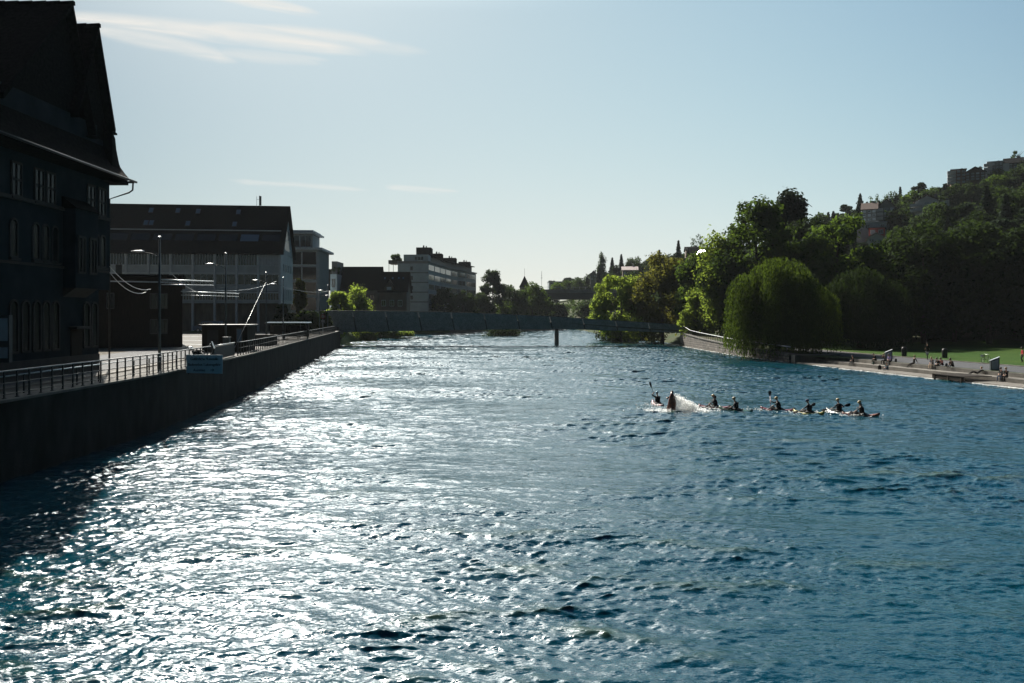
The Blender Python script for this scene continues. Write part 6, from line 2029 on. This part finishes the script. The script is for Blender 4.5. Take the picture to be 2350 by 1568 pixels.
def paddle(label, parent_mtx, c, d, blade='neoprene', shaft='black_steel', ln=1.0):
    d = (parent_mtx.to_3x3() @ Vector(d)).normalized(); c = parent_mtx @ Vector(c)
    t = thing('paddle', label, 'paddle', c, 0, 'paddles held by the kayakers')
    b = MB(); b.tube([-d * ln * .72, d * ln * .72], .016, 8); b.build('shaft', M[shaft], t)
    sd_ = d.cross(Vector((0.25, 1, .1))).normalized()
    for s in (-1, 1):
        n_ = sd_ if s < 0 else (sd_ * .5 + d.cross(sd_) * .87).normalized()
        th = d.cross(n_) * .008
        pts = [(.62, .02), (.72, .075), (.84, .105), (.98, .10), (1.05, .07), (1.07, 0)]
        poly = [d * (s * ln * x) + n_ * w_ for x, w_ in pts] + [d * (s * ln * x) - n_ * w_ for x, w_ in reversed(pts[:-1])]
        b = MB(); b.prism([q - th for q in poly], th * 2, None); b.build('blade', M[blade], t)
    return t


KAY = [  # x, waterline y, heading, colour, helmet, vest, description, left wrist, right wrist, twist
    (1509, 928, 100, 'red', 'paleblue', 'neoprene', 'pale blue helmet', (.26, .24, .92), (.24, .06, .42), .05),
    (1640, 936, 150, 'red', 'ochre', 'neoprene', 'ochre helmet in red kayak, next to the splash', (.42, .36, .30), (.30, -.30, .55), .25),
    (1688, 943, 152, 'green', 'ochre', 'neoprene', 'pale helmet in dark green kayak', (.42, .34, .30), (.22, -.40, .42), .1),
    (1785, 942, 152, 'red', 'ochre', 'neoprene', 'ochre helmet in long red kayak', (.45, .40, .35), (.52, .12, .72), .35),
    (1856, 949, 128, 'yellow', 'navy', 'neoprene', 'dark blue helmet in yellow kayak', (.40, .40, .28), (.25, -.36, .48), .3),
    (1925, 947, 112, 'white', 'ochre', 'neoprene', 'pale ochre helmet in whitish kayak', (.42, .36, .30), (.20, -.42, .45), .1),
    (1976, 953, 150, 'rust', 'ochre', 'neoprene', 'pale helmet in low dark red kayak', (.46, .32, .28), (.28, -.32, .50), .3),
]
KL = ['red kayak pointing away with kayaker in pale blue helmet, leftmost', 'red kayak just right of the splash', 'dark green kayak with its blunt stern turned right', 'long red kayak alone in the middle of the row',
      'yellow kayak seen nearly from behind', 'whitish kayak seen from behind near the right end of the row', 'low dark red kayak at the right end of the row']
for i, (x, y, ang, col, hel, vs_, lab, wl_, wr2, tw_) in enumerate(KAY):
    p = on_z(x, y, 0.0); p.z = -.12
    k = kayak(KL[i], p, R(ang), col, pitch=R((-2, 1, -3, 0, 2, 0, 2)[i]), roll=R((3, -4, 5, -2, 4, 2, -3)[i]))
    if i == 6: k.location.z = -.15
    mtx = Matrix.Translation(p) @ Matrix.Rotation(R(ang), 4, 'Z')
    wl_ = Vector(wl_); wr2 = Vector(wr2)
    seat = mtx @ Vector((-.08, 0, .06))
    person('kayaker in black with ' + lab, seat, R(ang), pose_paddle(wl_, wr2, .14, tw_), 'neoprene', 'neoprene', helmet=hel, vest=vs_, group='kayakers on the river', look=tw_)
    mm = mtx @ Matrix.Translation((-.08, 0, .06))
    hl_ = wl_ + Vector((.05, 0, 0)); hr_ = wr2 + Vector((.05, 0, 0))
    paddle('paddle held by the kayaker with ' + lab, mm, (hl_ + hr_) / 2, hl_ - hr_, blade='neoprene', ln=(1.0 if i != 0 else 1.05), shaft='red' if i == 3 else 'black_steel')

# kayak stood on its end in the spray
p = on_z(1541, 944, 0.0)
k = kayak('weathered red kayak standing upright on its end in white spray', (p.x, p.y, .15), R(-70), 'rust', pitch=R(-80), group='kayaks on the river')
k.rotation_euler = (R(4), R(-74), R(-80))
cp = p + Vector((.15, .55, 0))
person('capsizing kayaker with dark helmet hidden behind the upright red kayak', (cp.x, cp.y, .35), R(80), pose_paddle(v3(.3, .35, .5), v3(.3, -.35, .45), -.25), 'neoprene', 'neoprene', helmet='rubber', vest='neoprene', group='kayakers on the river')
rng = np.random.default_rng(21)
ns_ = 5200
kind_ = rng.random(ns_); t_ = rng.random(ns_)
sx = np.where(kind_ < .62, .22 + t_ * 1.45 + rng.normal(size=ns_) * .13, np.where(kind_ < .86, rng.normal(size=ns_) * 1.25 + .7, rng.uniform(-1.9, 2.6, ns_)))
sz = np.where(kind_ < .62, np.maximum(.03, (1.2 - .85 * t_) * rng.random(ns_) ** .75 + rng.normal(size=ns_) * .08), np.where(kind_ < .86, np.abs(rng.normal(size=ns_)) * .12 + .04, .05 + np.abs(rng.normal(size=ns_)) * .05))
sy = np.where(kind_ < .62, rng.normal(size=ns_) * .22 + .05, np.where(kind_ < .86, rng.normal(size=ns_) * .45, rng.normal(size=ns_) * .4 - .25))
V, F = leaf_quads(np.stack([p.x + sx, p.y + sy, sz], 1), rng.normal(size=(ns_, 3)), .055, rng, 1.2)
tag(np_mesh('water_splash', V, F, M['foam']), 'white spray thrown up around the upright kayak', 'splash', None, 'stuff')
b = MB()
for (x, y, n_, sx) in ((1600, 936, 60, 1.0), (1500, 931, 40, .6), (1745, 942, 50, .5), (1835, 948, 60, .8), (1910, 948, 40, .7), (1955, 955, 50, .9), (1660, 941, 40, .6)):
    q = on_z(x, y, 0)
    for i in range(n_):
        b.ball((q.x + rng.normal() * sx, q.y + rng.normal() * .35, .04 + abs(rng.normal()) * .05), rng.uniform(.015, .05), None, 5, 4, (1.5, 1, .6))
tag(b.build('bow_foam', M['foam']), 'small patches of foam around the kayaks', 'foam', None, 'stuff')

# ------------------------------------------------------------------ people on the right bank
def step_at(x, z, off):
    """point on the tread at height z under picture column x, at distance off behind the water line"""
    best = None
    for Y in np.arange(66, 108, .05):
        q = along_R(Y, off)
        px = HX + FOC * q.x / q.y
        if best is None or abs(px - x) < best[0]: best = (abs(px - x), q)
    q = best[1]; return Vector((q.x, q.y, z))


SG = 'people sitting on the river steps'
W_ = 195   # towards the river
person('leftmost sitter, in black on the middle step with feet on the water ledge', step_at(1959, .57, 3.05), R(W_ + 5), pose_sit(.18, .42, .45, 'knees'), 'black_cloth', 'grey_cloth', group=SG)
person('person in dark jacket sitting hunched on the top step left of the lilac shirt', step_at(2011, .975, 4.6), R(W_ - 8), pose_sit(.42, .40, .42, 'lap'), 'black_cloth', 'black_cloth', group=SG)
person('fair haired person in dark top beside the one in the lilac shirt', step_at(2031, .975, 4.6), R(W_ + 10), pose_sit(.2, .40, .45, 'face'), 'grey_cloth', 'black_cloth', 'blond', group=SG)
person('person in lilac shirt sitting on the top step', step_at(2043, .975, 4.6), R(W_ + 15), pose_sit(.3, .40, .44, 'lap'), 'lilac', 'black_cloth', group=SG, sleeves=False)
person('person in teal top sitting low on the water ledge beside a backpack', step_at(2037, .16, 2.2), R(W_ + 10), pose_hug(.15), 'teal_cloth', 'denim', group=SG)
person('person leaning back with legs stretched out on the top step, mid terrace', step_at(2097, .975, 4.65), R(W_ - 5), pose_sit(-.22, .40, .74, 'back'), 'black_cloth', 'black_cloth', 'blond', group=SG)
person('person with light trousers in the seated group near the leaning bicycle', step_at(2141, .975, 4.6), R(W_ + 5), pose_sit(.25, .40, .48, 'knees'), 'grey_cloth', 'awning', 'blond', group=SG)
person('bulky person in black with backpack in the seated group', step_at(2154, .975, 4.7), R(W_ + 12), pose_sit(.35, .40, .44, 'lap'), 'black_cloth', 'black_cloth', group=SG)
person('person in dark red top sitting behind the seated group', step_at(2163, .975, 5.3), R(W_), pose_hug(.3), 'brick', 'black_cloth', group=SG)
person('person in black hugging the knees, alone on the top step right of the group', step_at(2187, .975, 4.7), R(W_), pose_hug(.4), 'black_cloth', 'black_cloth', group=SG, scale=1.1)
person('bald looking person reclining on the middle step right of the wooden platform', step_at(2243, .57, 3.7), R(W_ - 12), pose_recline(), 'black_cloth', 'black_cloth', 'blond', group=SG)
person('person with yellow trimmed dark jacket sitting left in the couple at the right edge', step_at(2300, .57, 3.1), R(W_ + 8), pose_sit(.2, .42, .48, 'knees'), 'grey_cloth', 'denim', group=SG)
person('fair haired person in black sitting right in the couple at the right edge', step_at(2311, .57, 3.2), R(W_), pose_sit(.12, .42, .5, 'lap'), 'black_cloth', 'black_cloth', 'blond', group=SG)
person('person walking along the far side of the path in dark clothes', on_z(2129, 816, 1.04), R(200), pose_stand(.24), 'black_cloth', 'black_cloth')
person('person in bright red top standing at the right edge of the lawn', on_z(2347, 832, 1.06), R(170), pose_stand(.1), 'red_cloth', 'black_cloth')


def bag(label, p, m, s=1.0, rz=0.0):
    t = thing('backpack', label, 'backpack', p, rz, 'bags on the river steps'); t.scale = (s, s, s)
    b = MB(); b.rings([[(r1 * math.copysign(abs(math.cos(a)) ** .6, math.cos(a)), r2 * math.copysign(abs(math.sin(a)) ** .6, math.sin(a)), z) for a in np.linspace(0, 2 * PI, 17)[:-1]] for z, r1, r2 in ((0, .13, .10), (.05, .17, .12), (.3, .17, .12), (.42, .14, .09), (.47, .06, .04))], None); b.build('body', M[m], t)
    b = MB(); b.rings([[(r1 * math.cos(a), -.12 + r2 * math.sin(a), z) for a in np.linspace(0, 2 * PI, 13)[:-1]] for z, r1, r2 in ((.06, .1, .03), (.1, .12, .06), (.2, .12, .06), (.24, .1, .03))], None); b.build('pocket', M[m], t)
    b = MB(); b.tube([(-.04, 0, .46), (-.03, 0, .52), (.03, 0, .52), (.04, 0, .46)], .012, 6); b.build('handle', M['rubber'], t)


bag('black backpack standing on the water ledge beside the person in teal', step_at(2019, .16, 2.3), 'black_cloth', 1.1)
bag('green bag lying at the feet of the hunched person', step_at(2004, .57, 3.6), 'green', .6)
bag('dark bag left on the top step behind the lilac shirt', step_at(2056, .975, 5.3), 'black_cloth', .8)
bag('grey bag beside the person hugging the knees', step_at(2172, .975, 5.0), 'grey_cloth', .8)


# ------------------------------------------------------------------ thin evening haze
m = bpy.data.materials.new('haze'); m.use_nodes = True
nt = m.node_tree; n = nt.nodes
n.remove(n['Principled BSDF'])
pv = n.new('ShaderNodeVolumePrincipled')
pv.inputs['Color'].default_value = (0.86, 0.94, 1.0, 1)
pv.inputs['Density'].default_value = 0.00005
pv.inputs['Anisotropy'].default_value = 0.1
nt.links.new(pv.outputs[0], n['Material Output'].inputs['Volume'])
b = MB(); b.box(-420, 520, -60, 3650, -3, 130, None)
hz = b.build('haze', m)
tag(hz, kind='stuff')
